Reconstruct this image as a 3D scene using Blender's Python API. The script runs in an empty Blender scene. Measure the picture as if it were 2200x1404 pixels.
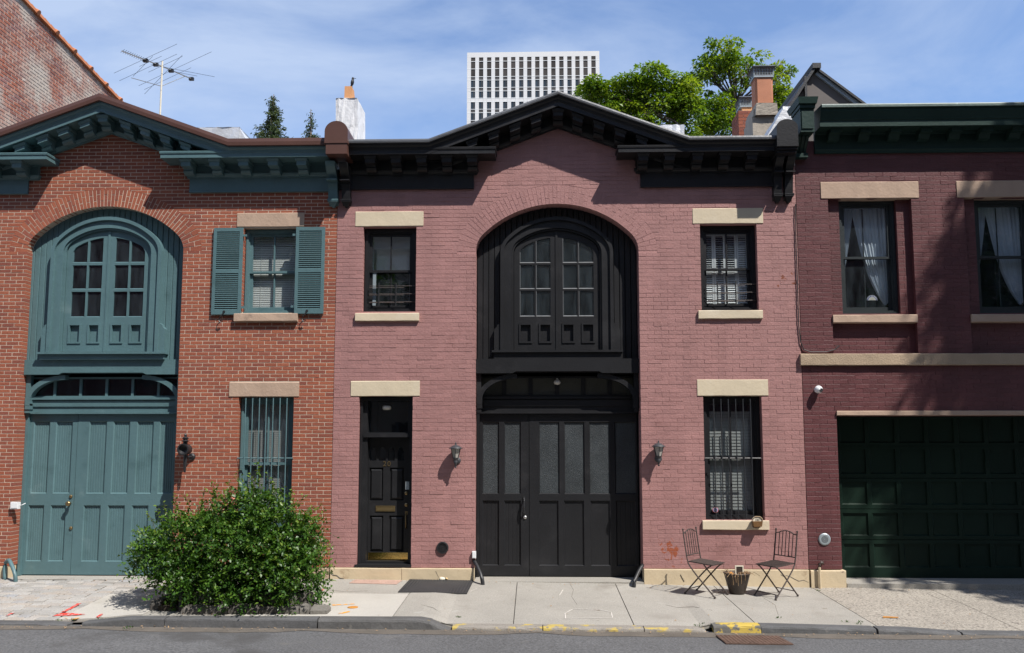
import bpy, math, random
import numpy as np
from mathutils import Vector, Matrix
from mathutils.geometry import tessellate_polygon
random.seed(7); RNG = np.random.default_rng(7)
scene = bpy.context.scene
COL = scene.collection
rad = math.radians

# ------------------------------------------------------------------ camera, sky, sun, exposure
CAM = Vector((0.0, -13.0, 2.1375)); YAW, PITCH = rad(1.5), rad(5.6)
FPX, PW, PH, PPY = 1768.0, 2200.0, 1404.0, 780.0
FW = Vector((-math.sin(YAW)*math.cos(PITCH), math.cos(YAW)*math.cos(PITCH), math.sin(PITCH)))
RT = Vector((math.cos(YAW), math.sin(YAW), 0)); UP = RT.cross(FW)
cam = bpy.data.cameras.new('camera'); camo = bpy.data.objects.new('camera', cam); COL.objects.link(camo)
m3 = Matrix((RT, UP, -FW)).transposed()
camo.matrix_world = Matrix.Translation(CAM) @ m3.to_4x4()
cam.sensor_width = 36; cam.lens = 36*FPX/PW; cam.shift_y = (PPY-PH/2)/PW
cam.clip_start = .05; cam.clip_end = 1500
scene.camera = camo

SUN = Vector((-1.07, 1.0, -2.06)).normalized()          # direction the light travels
w = bpy.data.worlds.new('World'); scene.world = w; w.use_nodes = True
nt = w.node_tree; nt.nodes.clear()
def nd(tree, t, **k):
    n = tree.nodes.new(t)
    for a, b in k.items(): setattr(n, a, b)
    return n
wo = nd(nt, 'ShaderNodeOutputWorld'); bg = nd(nt, 'ShaderNodeBackground'); sky = nd(nt, 'ShaderNodeTexSky', sky_type='NISHITA')
sky.sun_disc = False; sky.sun_elevation = math.asin(-SUN.z); sky.sun_rotation = math.atan2(-SUN.x, -SUN.y)
sky.air_density = 1.0; sky.dust_density = .1; sky.ozone_density = 1.6; sky.altitude = 10
tc = nd(nt, 'ShaderNodeTexCoord'); mp = nd(nt, 'ShaderNodeMapping'); mp.inputs['Scale'].default_value = (1.0, 1.0, 2.2); mp.inputs['Rotation'].default_value = (.25, .35, .2)
n1 = nd(nt, 'ShaderNodeTexNoise'); n1.inputs['Scale'].default_value = 2.6; n1.inputs['Detail'].default_value = 7; n1.inputs['Roughness'].default_value = .58; n1.inputs['Distortion'].default_value = .5
cr = nd(nt, 'ShaderNodeValToRGB'); cr.color_ramp.elements[0].position = .36; cr.color_ramp.elements[0].color = (.10, .10, .10, 1); cr.color_ramp.elements[1].position = .66; cr.color_ramp.elements[1].color = (.72, .72, .72, 1)
mx = nd(nt, 'ShaderNodeMix', data_type='RGBA'); mx.inputs[7].default_value = (4.0, 4.75, 6.1, 1)
nt.links.new(tc.outputs['Generated'], mp.inputs[0]); nt.links.new(mp.outputs[0], n1.inputs['Vector']); nt.links.new(n1.outputs[0], cr.inputs[0])
tn_ = nd(nt, 'ShaderNodeMix', data_type='RGBA', blend_type='MULTIPLY'); tn_.inputs[0].default_value = 1; tn_.inputs[7].default_value = (.92, 1.04, 1.22, 1)
nt.links.new(sky.outputs[0], tn_.inputs[6]); nt.links.new(cr.outputs[0], mx.inputs[0]); nt.links.new(tn_.outputs[2], mx.inputs[6]); nt.links.new(mx.outputs[2], bg.inputs[0]); nt.links.new(bg.outputs[0], wo.inputs[0])
bg.inputs[1].default_value = .112
sl = bpy.data.lights.new('sun', 'SUN'); sl.energy = 5.0; sl.angle = rad(.53); sl.color = (1.0, .955, .89)
slo = bpy.data.objects.new('sun', sl); COL.objects.link(slo); slo.rotation_euler = SUN.to_track_quat('-Z', 'Y').to_euler(); slo.location = (12, -12, 30)
vs = scene.view_settings; vs.view_transform = 'Standard'; vs.look = 'None'; vs.exposure = 0.52; vs.gamma = 1; vs.use_curve_mapping = False
scene.cycles.max_bounces = 8; scene.cycles.transparent_max_bounces = 16; scene.cycles.use_denoising = True

def pt(px, py, Y=0.0):
    """survey helper: a point measured on the photograph, at its own distance Y from the street wall"""
    d = FW + RT*((px-PW/2)/FPX) + UP*((PPY-py)/FPX)
    t = (Y-CAM.y)/d.y
    return CAM.x+d.x*t, CAM.z+d.z*t
def X(px, py, Y=0.0): return pt(px, py, Y)[0]
def Z(px, py, Y=0.0): return pt(px, py, Y)[1]
def rect(px0, py0, px1, py1, Y=0.0):
    my, mx_ = (py0+py1)/2, (px0+px1)/2
    return X(px0, my, Y), X(px1, my, Y), Z(mx_, py1, Y), Z(mx_, py0, Y)      # x0 x1 z0 z1

# ------------------------------------------------------------------ materials
def material(name, col, rough=.6, var=.12, vscale=2.0, bump=0.0, bscale=40.0, tint=None, metallic=0.0, spec=.5, patches=(), fine=0.0, fscale=90.0, streak=1.0, coat=0.0):
    """col: base colour; tint: list of colours picked by the 'tint' attribute; patches: (colour, scale, threshold, softness[, (centre, radius)])"""
    m = bpy.data.materials.new(name); m.use_nodes = True; t = m.node_tree; L = t.links.new
    b = t.nodes['Principled BSDF']; b.inputs['Roughness'].default_value = rough; b.inputs['Metallic'].default_value = metallic
    b.inputs['Specular IOR Level'].default_value = spec
    if coat: b.inputs['Coat Weight'].default_value = coat
    geo = nd(t, 'ShaderNodeNewGeometry'); pos = geo.outputs['Position']
    if streak != 1.0:
        mpn = nd(t, 'ShaderNodeMapping'); mpn.inputs['Scale'].default_value = (1, 1, streak); L(pos, mpn.inputs[0]); vpos = mpn.outputs[0]
    else: vpos = pos
    if tint:
        at = nd(t, 'ShaderNodeAttribute', attribute_name='tint'); r = nd(t, 'ShaderNodeValToRGB'); cr_ = r.color_ramp
        while len(cr_.elements) < len(tint): cr_.elements.new(.5)
        for i, c in enumerate(tint): cr_.elements[i].position = i/max(1, len(tint)-1); cr_.elements[i].color = (*c, 1)
        L(at.outputs['Fac'], r.inputs[0]); cur = r.outputs[0]
    else:
        rgb = nd(t, 'ShaderNodeRGB'); rgb.outputs[0].default_value = (*col, 1); cur = rgb.outputs[0]
    def noise(scale, det=4, vec=None, rgh=.55):
        n = nd(t, 'ShaderNodeTexNoise'); n.inputs['Scale'].default_value = scale; n.inputs['Detail'].default_value = det; n.inputs['Roughness'].default_value = rgh
        L(vec or pos, n.inputs['Vector']); return n.outputs[0]
    def scaled(cur, fac_out, amount):
        mr = nd(t, 'ShaderNodeMapRange'); mr.inputs[1].default_value = .25; mr.inputs[2].default_value = .75; mr.inputs[3].default_value = 1-amount; mr.inputs[4].default_value = 1+amount
        L(fac_out, mr.inputs[0]); v = nd(t, 'ShaderNodeVectorMath', operation='SCALE'); L(cur, v.inputs[0]); L(mr.outputs[0], v.inputs['Scale']); return v.outputs[0]
    if var: cur = scaled(cur, noise(vscale, 5, vpos), var)
    if fine: cur = scaled(cur, noise(fscale, 3), fine)
    for p in patches:
        c, s, th, soft = p[:4]
        f = noise(s, 6, None, .6); mr = nd(t, 'ShaderNodeMapRange', interpolation_type='SMOOTHSTEP'); mr.inputs[1].default_value = th; mr.inputs[2].default_value = th+soft
        if len(p) > 4:
            (cx, cy, cz), rr = p[4]
            vd = nd(t, 'ShaderNodeVectorMath', operation='DISTANCE'); vd.inputs[1].default_value = (cx, cy, cz); L(pos, vd.inputs[0])
            m2 = nd(t, 'ShaderNodeMapRange'); m2.inputs[1].default_value = 0; m2.inputs[2].default_value = rr; m2.inputs[3].default_value = .16; m2.inputs[4].default_value = -.3; m2.clamp = False
            L(vd.outputs['Value'], m2.inputs[0]); ad = nd(t, 'ShaderNodeMath', operation='ADD'); L(f, ad.inputs[0]); L(m2.outputs[0], ad.inputs[1]); f = ad.outputs[0]
        L(f, mr.inputs[0]); mi = nd(t, 'ShaderNodeMix', data_type='RGBA'); mi.inputs[7].default_value = (*c, 1)
        L(mr.outputs[0], mi.inputs[0]); L(cur, mi.inputs[6]); cur = mi.outputs[2]
    L(cur, b.inputs['Base Color'])
    if bump:
        bn = nd(t, 'ShaderNodeBump'); bn.inputs['Strength'].default_value = min(1, bump); bn.inputs['Distance'].default_value = .012
        L(noise(bscale, 6, None, .65), bn.inputs['Height']); L(bn.outputs[0], b.inputs['Normal'])
    return m
def leaf_material(name, cols, trans=.35, rough=.4, spec=.4):
    m = material(name, cols[0], rough=rough, var=.1, vscale=1.5, tint=cols, spec=spec); t = m.node_tree; b = t.nodes['Principled BSDF']; L = t.links.new
    tr = nd(t, 'ShaderNodeBsdfTranslucent'); ms = nd(t, 'ShaderNodeMixShader'); ms.inputs[0].default_value = trans
    src = b.inputs['Base Color'].links[0].from_socket
    g = nd(t, 'ShaderNodeVectorMath', operation='MULTIPLY'); g.inputs[1].default_value = (1.5, 1.5, .5); L(src, g.inputs[0]); L(g.outputs[0], tr.inputs[0])
    out = t.nodes['Material Output']; L(b.outputs[0], ms.inputs[1]); L(tr.outputs[0], ms.inputs[2]); L(ms.outputs[0], out.inputs[0])
    return m
def glass_material(name, tintc=(.85, .9, .92), base=.06, rough=.02, wave=.0, dust=0.0):
    m = bpy.data.materials.new(name); m.use_nodes = True; t = m.node_tree; L = t.links.new; t.nodes.remove(t.nodes['Principled BSDF'])
    tr = nd(t, 'ShaderNodeBsdfTransparent'); tr.inputs[0].default_value = (*tintc, 1); gl = nd(t, 'ShaderNodeBsdfGlossy'); gl.inputs['Roughness'].default_value = rough; gl.inputs['Color'].default_value = (.95, .97, 1, 1)
    fr = nd(t, 'ShaderNodeLayerWeight'); pw = nd(t, 'ShaderNodeMath', operation='POWER'); pw.inputs[1].default_value = 4.0; L(fr.outputs['Facing'], pw.inputs[0])
    ad = nd(t, 'ShaderNodeMath', operation='MULTIPLY_ADD'); ad.inputs[1].default_value = .8; ad.inputs[2].default_value = base+.03; L(pw.outputs[0], ad.inputs[0])
    ms = nd(t, 'ShaderNodeMixShader'); L(ad.outputs[0], ms.inputs[0]); L(tr.outputs[0], ms.inputs[1]); L(gl.outputs[0], ms.inputs[2]); L(ms.outputs[0], t.nodes['Material Output'].inputs[0])
    if dust:                                             # settled dirt on the pane, its blue tint and streaks imitating reflections
        df = nd(t, 'ShaderNodeBsdfDiffuse'); df.inputs[0].default_value = (.38, .47, .53, 1); m2 = nd(t, 'ShaderNodeMixShader'); g2 = nd(t, 'ShaderNodeNewGeometry'); mp2 = nd(t, 'ShaderNodeMapping'); mp2.inputs['Scale'].default_value = (1, 1, .25); n2 = nd(t, 'ShaderNodeTexNoise'); n2.inputs['Scale'].default_value = 9; n2.inputs['Detail'].default_value = 6
        L(g2.outputs['Position'], mp2.inputs[0]); L(mp2.outputs[0], n2.inputs['Vector']); r2_ = nd(t, 'ShaderNodeMapRange'); r2_.inputs[1].default_value = .3; r2_.inputs[2].default_value = .75; r2_.inputs[3].default_value = dust*.15; r2_.inputs[4].default_value = dust*2.2
        L(n2.outputs[0], r2_.inputs[0]); L(r2_.outputs[0], m2.inputs[0]); L(ms.outputs[0], m2.inputs[1]); L(df.outputs[0], m2.inputs[2]); L(m2.outputs[0], t.nodes['Material Output'].inputs[0])
    if wave:
        geo = nd(t, 'ShaderNodeNewGeometry'); n = nd(t, 'ShaderNodeTexNoise'); n.inputs['Scale'].default_value = 3.0; n.inputs['Detail'].default_value = 2; L(geo.outputs['Position'], n.inputs['Vector'])
        bn = nd(t, 'ShaderNodeBump'); bn.inputs['Strength'].default_value = wave; bn.inputs['Distance'].default_value = .03; L(n.outputs[0], bn.inputs['Height']); L(bn.outputs[0], gl.inputs['Normal'])
    return m
M = {}
chip = ((.28, .075, .035), 9.0, .595, .02)
M['red_brick'] = material('red_brick', (.2, .05, .03), .85, .10, 1.3, .5, 55, fine=.16, fscale=45, tint=[(.200, .056, .036), (.240, .066, .035), (.275, .075, .038), (.295, .088, .045), (.225, .066, .042)], patches=[((.33, .24, .19), 2.2, .70, .25)])
M['red_mortar'] = material('red_mortar', (.52, .42, .33), .9, .15, 6, .5, 120)
PK = (.318, .164, .154)
pchips = [((.22, .105, .095), 1.1, .58, .22), ((.20, .075, .06), 17.0, .73, .03), (*chip, ((2.12, 0, .50), .62)), ((.2, .06, .03), 10.0, .66, .02, ((4.0, 0, 4.7), .7)), ((.55, .45, .45), 26.0, .80, .03)]
M['pink_brick'] = material('pink_brick', PK, .6, .13, 2.6, .55, 34, fine=.05, fscale=18, tint=[tuple(c*k for c in PK) for k in (.93, 1.0, 1.05)], patches=pchips, spec=.35, streak=.22)
M['pink_mortar'] = material('pink_mortar', tuple(c*1.16 for c in PK), .62, .08, 1.2, .5, 60, patches=pchips[:1], spec=.35)  # paler than the brick: sun on the joints put into the colour
DK = (.104, .034, .036)
M['dark_brick'] = material('dark_brick', DK, .5, .16, 2.4, .45, 36, fine=.06, fscale=18, tint=[tuple(c*k for c in DK) for k in (.9, 1.0, 1.1)], patches=[((.14, .04, .025), 5, .70, .06)], spec=.4, streak=.22)
M['dark_mortar'] = material('dark_mortar', tuple(c*1.15 for c in DK), .55, .1, 1.2, .4, 60)  # lightened like the pink joints to suggest sun catching the mortar
M['old_brick'] = material('old_brick', (.3, .1, .06), .9, .20, .8, .6, 40, fine=.2, tint=[(.17, .06, .045), (.26, .085, .05), (.30, .11, .07), (.22, .10, .085), (.34, .16, .11)], patches=[((.38, .325, .28), 1.0, .41, .22), ((.50, .46, .42), 2.4, .62, .08)])
M['old_mortar'] = material('old_mortar', (.48, .43, .37), .95, .18, 2, .6, 60)
M['cream'] = material('cream_paint', (.55, .465, .335), .7, .07, 2.2, .30, 16, patches=[((.40, .32, .22), 4, .70, .06), ((.60, .53, .41), 2, .55, .25)])
M['sand'] = material('sandstone', (.40, .285, .21), .8, .10, 4, .45, 20, streak=.2, patches=[((.28, .20, .15), 3.4, .62, .12), ((.47, .36, .28), 2.1, .60, .2)])
M['belt'] = material('belt_stone', (.36, .27, .185), .85, .12, 3, .8, 45, patches=[((.25, .18, .12), 4, .6, .2)])
M['base'] = material('base_stone', (.50, .405, .27), .8, .1, 2.2, .45, 14, patches=[((.34, .25, .16), 3.2, .6, .12), ((.2, .15, .11), 9, .7, .04)])
TL = (.080, .147, .160)
M['teal'] = material('teal_paint', TL, .45, .10, 1.8, .3, 30, fine=.05, fscale=12, streak=.3, patches=[((.30, .38, .38), 30, .775, .03), ((.062, .118, .128), 3, .55, .18), ((.12, .19, .20), 2.0, .62, .15)])
M['teal_dark'] = M['teal']
M['brown_metal'] = material('brown_metal', (.088, .041, .031), .42, .14, 2.2, .1, 6, spec=.5, patches=[((.2, .13, .1), 12, .72, .05)])
BK = (.0150, .0152, .0170)
M['black'] = material('black_paint', BK, .42, .18, 2.0, .25, 26, patches=[((.09, .09, .093), 18, .755, .03), ((.024, .024, .026), 2.2, .52, .2), ((.20, .19, .18), 34, .80, .02)], spec=.30)
M['black_worn'] = material('black_worn', (.02, .021, .025), .5, .2, 3, .4, 30, patches=[((.15, .15, .16), 9, .68, .06)], spec=.5)
M['bead_grey'] = material('bead_highlight', (.10, .105, .11), .55, .25, 9)  # pale grey paints a sunlit-edge highlight on the beads of black panes
M['flash_green'] = material('green_flashing', (.085, .125, .112), .5, .25, 3, .5, 14, patches=[((.28, .36, .33), 6, .66, .06)])
M['flash'] = material('flashing_grey', (.085, .09, .10), .5, .25, 3, .5, 14, patches=[((.35, .36, .38), 5, .68, .04)])
M['iron'] = material('black_iron', (.018, .018, .020), .45, .2, 8, .3, 60)
M['lamp_iron'] = material('lamp_iron', (.035, .037, .042), .5, .15, 10, .2, 80)
M['rust_iron'] = material('rusty_iron', (.045, .032, .028), .6, .3, 14, .5, 60, patches=[((.16, .07, .035), 20, .66, .08)])
GN = (.0095, .0215, .0150)
M['green'] = material('green_paint', (.018, .040, .034), .5, .14, 2, .3, 22, spec=.2, patches=[((.16, .24, .22), 14, .74, .06)])
M['garage'] = material('garage_green', GN, .40, .22, 1.2, .15, 14, spec=.14, patches=[((.016, .034, .025), 2.2, .60, .2), ((.05, .06, .05), 9, .73, .04)])
M['dsash'] = material('dark_sash', (.022, .028, .030), .4, .2, 4, .2, 30, patches=[((.12, .15, .15), 12, .74, .06)])
M['white'] = material('white_paint', (.74, .74, .72), .5, .04, 3)
M['plastic'] = material('white_plastic', (.70, .71, .72), .35, .02, 3)
M['greymetal'] = material('grey_metal', (.30, .34, .36), .4, .06, 8, metallic=.3)
M['blind'] = material('blind_slats', (.60, .60, .56), .6, .04, 3)
M['blind_dim'] = material('blind_slats_grey', (.27, .27, .25), .6, .04, 3)
M['curtain'] = material('curtain', (.50, .55, .60), .8, .08, 3)
M['room'] = material('room_dark', (.018, .018, .019), .9, .1, 2)
M['brass'] = material('brass', (.52, .36, .12), .12, .1, 4, .12, 4, metallic=1.0)
M['brass_dull'] = material('brass_dull', (.30, .22, .11), .38, .15, 14, metallic=.9)
M['chrome'] = material('steel', (.55, .55, .53), .3, .05, 10, metallic=.9)
M['silver'] = material('silver_coating', (.62, .63, .65), .42, .14, 4, .9, 9, metallic=.35)
M['white_render'] = material('rough_white_render', (.62, .62, .63), .8, .12, 5, 1.0, 13, patches=[((.36, .36, .37), 7, .60, .12)])
M['stone_grey'] = material('weathered_render', (.33, .29, .24), .9, .2, 3, .8, 18, patches=[((.06, .055, .05), 2.6, .56, .12)])
M['terracotta'] = material('terracotta', (.42, .165, .085), .75, .1, 4, .2, 40, patches=[((.5, .4, .33), 9, .72, .05)])
M['terracotta_pale'] = material('terracotta_pale', (.50, .24, .10), .75, .1, 4, .2, 40)
M['tile'] = material('coping_tile', (.42, .15, .06), .75, .18, 5, .4, 25)
M['bulkhead'] = material('bulkhead_grey', (.115, .10, .092), .8, .12, 2, .2, 20)
M['roof'] = material('roof_felt', (.12, .12, .12), .8, .2, 2, .3, 20)
M['towerw'] = material('tower_white', (.56, .54, .52), .6, .03, .3)
M['towerd'] = material('tower_spandrel', (.040, .035, .033), .6, .1, .4)
M['towerg'] = material('tower_glass', (.030, .043, .058), .45, .5, .25, spec=.12)
M['towerl'] = material('tower_louvre', (.052, .045, .041), .6, .5, .16, spec=.1)
M['concrete'] = material('concrete', (.285, .268, .238), .85, .13, 1.1, .5, 120, fine=.26, fscale=70, patches=[((.225, .205, .178), 1.3, .53, .22), ((.17, .14, .11), 5, .69, .08), ((.10, .09, .085), 13, .745, .02), ((.36, .345, .315), 3.1, .64, .12)])
M['concrete_new'] = material('concrete_new', (.385, .365, .33), .8, .08, 1.1, .3, 140, fine=.15, fscale=80, patches=[((.32, .30, .26), 1.9, .55, .2), ((.17, .15, .13), 12, .745, .02)])
M['aggregate'] = material('aggregate_concrete', (.285, .258, .22), .85, .12, 1.2, .8, 50, fine=.45, fscale=36, patches=[((.11, .09, .08), 30, .565, .06), ((.32, .29, .25), 1.5, .6, .2)])
M['cobble'] = material('granite_setts', (.4, .38, .35), .8, .12, 3, .6, 50, fine=.2, fscale=90, tint=[(.23, .215, .195), (.28, .27, .255), (.335, .32, .30), (.31, .275, .24), (.25, .255, .265)])
M['cobble_joint'] = material('sett_joint', (.145, .13, .115), .95, .15, 4, .7, 60, fine=.2)
M['kerb'] = material('bluestone_kerb', (.078, .078, .080), .75, .25, 3, .7, 16, fine=.2, fscale=60, patches=[((.24, .225, .2), 4, .64, .14)])
M['kerb_yellow'] = material('kerb_yellow_paint', (.115, .11, .10), .75, .25, 3, .7, 16, fine=.2, patches=[((.45, .325, .06), 6.5, .46, .05), ((.11, .10, .09), 17, .60, .05)])
M['kerb_low'] = material('kerb_low_concrete', (.22, .20, .175), .8, .15, 3, .6, 30, fine=.25, patches=[((.40, .30, .075), 5, .53, .08), ((.17, .15, .13), 16, .58, .06)])
M['kerb_mark'] = material('kerb_worn_paint', (.085, .083, .082), .75, .25, 3, .7, 16, fine=.2, fscale=60, patches=[((.24, .225, .2), 4, .64, .14), ((.5, .36, .07), 10, .69, .04)])
M['asphalt'] = material('asphalt', (.096, .096, .099), .88, .14, .7, .9, 80, fine=.55, fscale=40, patches=[((.062, .060, .060), .8, .55, .15), ((.125, .12, .112), 1.9, .62, .16), ((.04, .038, .037), 3.4, .74, .04)])
M['gutter'] = material('gutter_dirt', (.105, .09, .075), .95, .2, 4, .6, 60, fine=.25)
M['soil'] = material('soil', (.035, .026, .018), .95, .3, 9, .8, 40)
M['pitstone'] = material('pit_stone', (.12, .11, .1), .85, .25, 5, .8, 22, fine=.2, tint=[(.07, .064, .058), (.11, .10, .09), (.17, .158, .14)])
M['mat_black'] = material('rubber_mat', (.026, .026, .028), .7, .15, 4, .5, 60)
M['mat_pink'] = material('pink_slab', (.38, .25, .20), .9, .15, 6, .7, 60, fine=.2, patches=[((.2, .12, .08), 14, .64, .06)])
M['rust_plate'] = material('rust_plate', (.105, .062, .045), .75, .3, 8, .9, 40)
M['orange_cap'] = material('orange_cap', (.45, .19, .03), .7, .2, 20, .3, 60)
M['wood'] = material('weathered_wood', (.17, .085, .028), .6, .25, 8, .3, 40)
M['ivory'] = material('ivory', (.62, .57, .46), .6, .06, 8)
M['bucket'] = material('bucket_iron', (.045, .033, .026), .5, .3, 6, .5, 24, patches=[((.09, .055, .03), 5, .6, .1)])
M['bark'] = material('bark', (.085, .060, .042), .9, .25, 5, .8, 20)
M['bark_pale'] = material('bark_pale', (.22, .17, .13), .9, .2, 5, .6, 20)
M['straw'] = material('dry_stem', (.30, .19, .10), .8, .25, 20)
M['bird'] = material('black_feather', (.012, .012, .014), .5, .1, 10)
M['paint_red'] = material('red_marking', (.50, .045, .03), .85, .2, 6, patches=[((.38, .35, .33), 22, .53, .06)])
M['paint_orange'] = material('orange_marking', (.62, .27, .03), .85, .2, 6, patches=[((.40, .37, .33), 22, .53, .06)])
M['paint_white'] = material('white_marking', (.70, .68, .64), .85, .1, 6)
M['chalk'] = material('chalk_line', (.56, .52, .48), .9, .1, 6, patches=[((.40, .37, .33), 20, .5, .1)])
M['lead'] = material('cable_black', (.02, .02, .02), .6)
M['frost'] = material('lantern_glass', (.34, .32, .29), .15, .1, 12, spec=.7)
M['bulb'] = material('milk_glass', (.55, .53, .48), .2, .05, 12)
M['sticker'] = material('sticker_white', (.7, .7, .75), .4, .0)
M['sticker_blue'] = material('sticker_blue', (.05, .05, .25), .4, .0)
M['sticker_red'] = material('sticker_red', (.5, .06, .08), .4, .0)
M['grille'] = material('mesh_glass', (.036, .042, .046), .4, .25, 3, .8, 90, spec=.35, fine=.3, fscale=70)
M['board_pane'] = material('boarded_pane', (.05, .05, .04), .5, .2, 3, .4, 60)
M['rope'] = material('rope', (.30, .22, .14), .9)
M['beige_wall'] = material('beige_stucco', (.45, .38, .28), .8, .1, 1)
M['glass'] = glass_material('window_glass', (.93, .95, .96), .02, .01, .05, .015)
M['glass_dark'] = glass_material('window_glass_dark', (.45, .48, .50), .02, .02, .08, .02)
M['glass_old'] = glass_material('window_glass_old', (.60, .66, .70), .04, .04, .10, .022)
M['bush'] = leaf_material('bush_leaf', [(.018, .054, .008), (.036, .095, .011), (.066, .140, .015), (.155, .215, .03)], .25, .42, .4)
M['tree'] = leaf_material('tree_leaf', [(.050, .105, .011), (.098, .170, .014), (.155, .235, .018), (.23, .28, .026)], .45, .4, .3)
M['tree_shade'] = leaf_material('street_tree_leaf', [(.03, .075, .012), (.045, .095, .015), (.06, .12, .02)], .35, .4, .3)
M['conifer'] = leaf_material('conifer_needles', [(.022, .040, .014), (.04, .062, .018), (.07, .09, .028)], .2, .5, .3)

# ------------------------------------------------------------------ mesh builder and object helpers
class MB:
    def __init__(s): s.v = []; s.f = []; s.t = []; s.tint = None
    def add(s, vs, fs, tint=None):
        o = len(s.v); s.v += [tuple(p) for p in vs]; s.f += [tuple(o+i for i in f) for f in fs]
        s.t += [tint if tint is not None else .5]*len(fs); return s
    def box(s, x0, x1, y0, y1, z0, z1, tint=None, open_back=False):
        if x0 > x1: x0, x1 = x1, x0
        if y0 > y1: y0, y1 = y1, y0
        if z0 > z1: z0, z1 = z1, z0
        v = [(x0, y0, z0), (x1, y0, z0), (x1, y1, z0), (x0, y1, z0), (x0, y0, z1), (x1, y0, z1), (x1, y1, z1), (x0, y1, z1)]
        f = [(0, 1, 5, 4), (1, 2, 6, 5), (3, 0, 4, 7), (4, 5, 6, 7), (3, 2, 1, 0)]
        if not open_back: f.append((2, 3, 7, 6))
        return s.add(v, f, tint)
    def hexa(s, b, t, tint=None):            # bottom 4 corners, top 4 corners (counter-clockwise from above)
        return s.add(list(b)+list(t), [(0, 1, 5, 4), (1, 2, 6, 5), (2, 3, 7, 6), (3, 0, 4, 7), (4, 5, 6, 7), (3, 2, 1, 0)], tint)
    def prism_y(s, poly, y0, y1, tint=None, back=True):   # polygon in x,z (counter-clockwise seen from the street) extruded along y
        n = len(poly); v = [(p[0], y0, p[1]) for p in poly]+[(p[0], y1, p[1]) for p in poly]
        f = [tuple(range(n))]+[(i, i+n, (i+1) % n+n, (i+1) % n) for i in range(n)]
        if back: f.append(tuple(reversed(range(n, 2*n))))
        return s.add(v, f, tint)
    def prism_x(s, poly, x0, x1, shear=0.0, xs=0.0):      # polygon in (d, z): d metres out from the wall; optional shear dz/dx about xs
        n = len(poly); v = [(x0, -p[0], p[1]+shear*(x0-xs)) for p in poly]+[(x1, -p[0], p[1]+shear*(x1-xs)) for p in poly]
        f = [(i, (i+1) % n, (i+1) % n+n, i+n) for i in range(n)]+[tuple(range(n)), tuple(reversed(range(n, 2*n)))]
        return s.add(v, f)
    def tube(s, pts, r, n=6, cap=True, r2=None):
        pts = [Vector(p) for p in pts]; k = len(pts); rings = []
        for i, p in enumerate(pts):
            a = pts[min(i+1, k-1)]-pts[max(i-1, 0)]
            if a.length < 1e-9: a = Vector((0, 0, 1))
            a.normalize(); u = a.cross(Vector((0, 0, 1)) if abs(a.z) < .9 else Vector((1, 0, 0))).normalized(); q = a.cross(u)
            rr = r if r2 is None else r+(r2-r)*i/max(1, k-1)
            rings.append([p+u*rr*math.cos(2*math.pi*j/n)+q*rr*math.sin(2*math.pi*j/n) for j in range(n)])
        v = [x for g in rings for x in g]; f = []
        for i in range(k-1):
            for j in range(n): f.append((i*n+j, i*n+(j+1) % n, (i+1)*n+(j+1) % n, (i+1)*n+j))
        if cap: f += [tuple(reversed(range(n))), tuple(range((k-1)*n, k*n))]
        return s.add(v, f)
    def lathe(s, prof, c=(0, 0, 0), n=12, axis='Z', cap=True):   # prof: (radius, height)
        v = []; f = []; k = len(prof)
        for r, h in prof:
            for j in range(n):
                a = 2*math.pi*(j+.5)/n; p = (r*math.cos(a), r*math.sin(a), h)
                if axis == 'Y': p = (p[0], -p[2], p[1])
                if axis == 'X': p = (p[2], p[0], p[1])
                v.append((p[0]+c[0], p[1]+c[1], p[2]+c[2]))
        for i in range(k-1):
            for j in range(n): f.append((i*n+j, i*n+(j+1) % n, (i+1)*n+(j+1) % n, (i+1)*n+j))
        if cap: f += [tuple(reversed(range(n))), tuple(range((k-1)*n, k*n))]
        return s.add(v, f)
    def plate(s, outer, holes, y0, y1, tint=None, back=False):   # flat plate facing the street with real holes
        loops = [outer]+list(holes); pts = [p for l in loops for p in l]
        tris = tessellate_polygon([[Vector((p[0], p[1], 0)) for p in l] for l in loops])
        n = len(pts); v = [(p[0], y0, p[1]) for p in pts]+[(p[0], y1, p[1]) for p in pts]; f = []
        for a, b, c in tris:
            ar = (pts[b][0]-pts[a][0])*(pts[c][1]-pts[a][1])-(pts[b][1]-pts[a][1])*(pts[c][0]-pts[a][0])
            if abs(ar) < 1e-10: continue
            if ar < 0: b, c = c, b
            f.append((a, b, c))
            if back: f.append((a+n, c+n, b+n))
        o = 0
        for li, l in enumerate(loops):
            k = len(l); area = sum(l[i][0]*l[(i+1) % k][1]-l[(i+1) % k][0]*l[i][1] for i in range(k)); pos = (area > 0) == (li == 0)
            for i in range(k):
                a, b = o+i, o+(i+1) % k
                f.append((a, a+n, b+n, b) if pos else (b, b+n, a+n, a))
            o += k
        return s.add(v, f, tint)
    def mesh(s, name, mat, smooth=False):
        me = bpy.data.meshes.new(name); me.from_pydata(s.v, [], s.f)
        if mat: me.materials.append(M[mat] if isinstance(mat, str) else mat)
        if any(t != .5 for t in s.t): me.attributes.new('tint', 'FLOAT', 'FACE').data.foreach_set('value', np.array(s.t, dtype=np.float32))
        else: me.attributes.new('tint', 'FLOAT', 'FACE').data.foreach_set('value', np.full(len(s.f), .5, dtype=np.float32))
        if smooth: me.polygons.foreach_set('use_smooth', [True]*len(me.polygons))
        me.update(); return me
    def build(s, name, mat, parent=None, smooth=False, **k):
        return link(name, s.mesh(name, mat, smooth), parent, **k)
WLOC = {}
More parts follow.
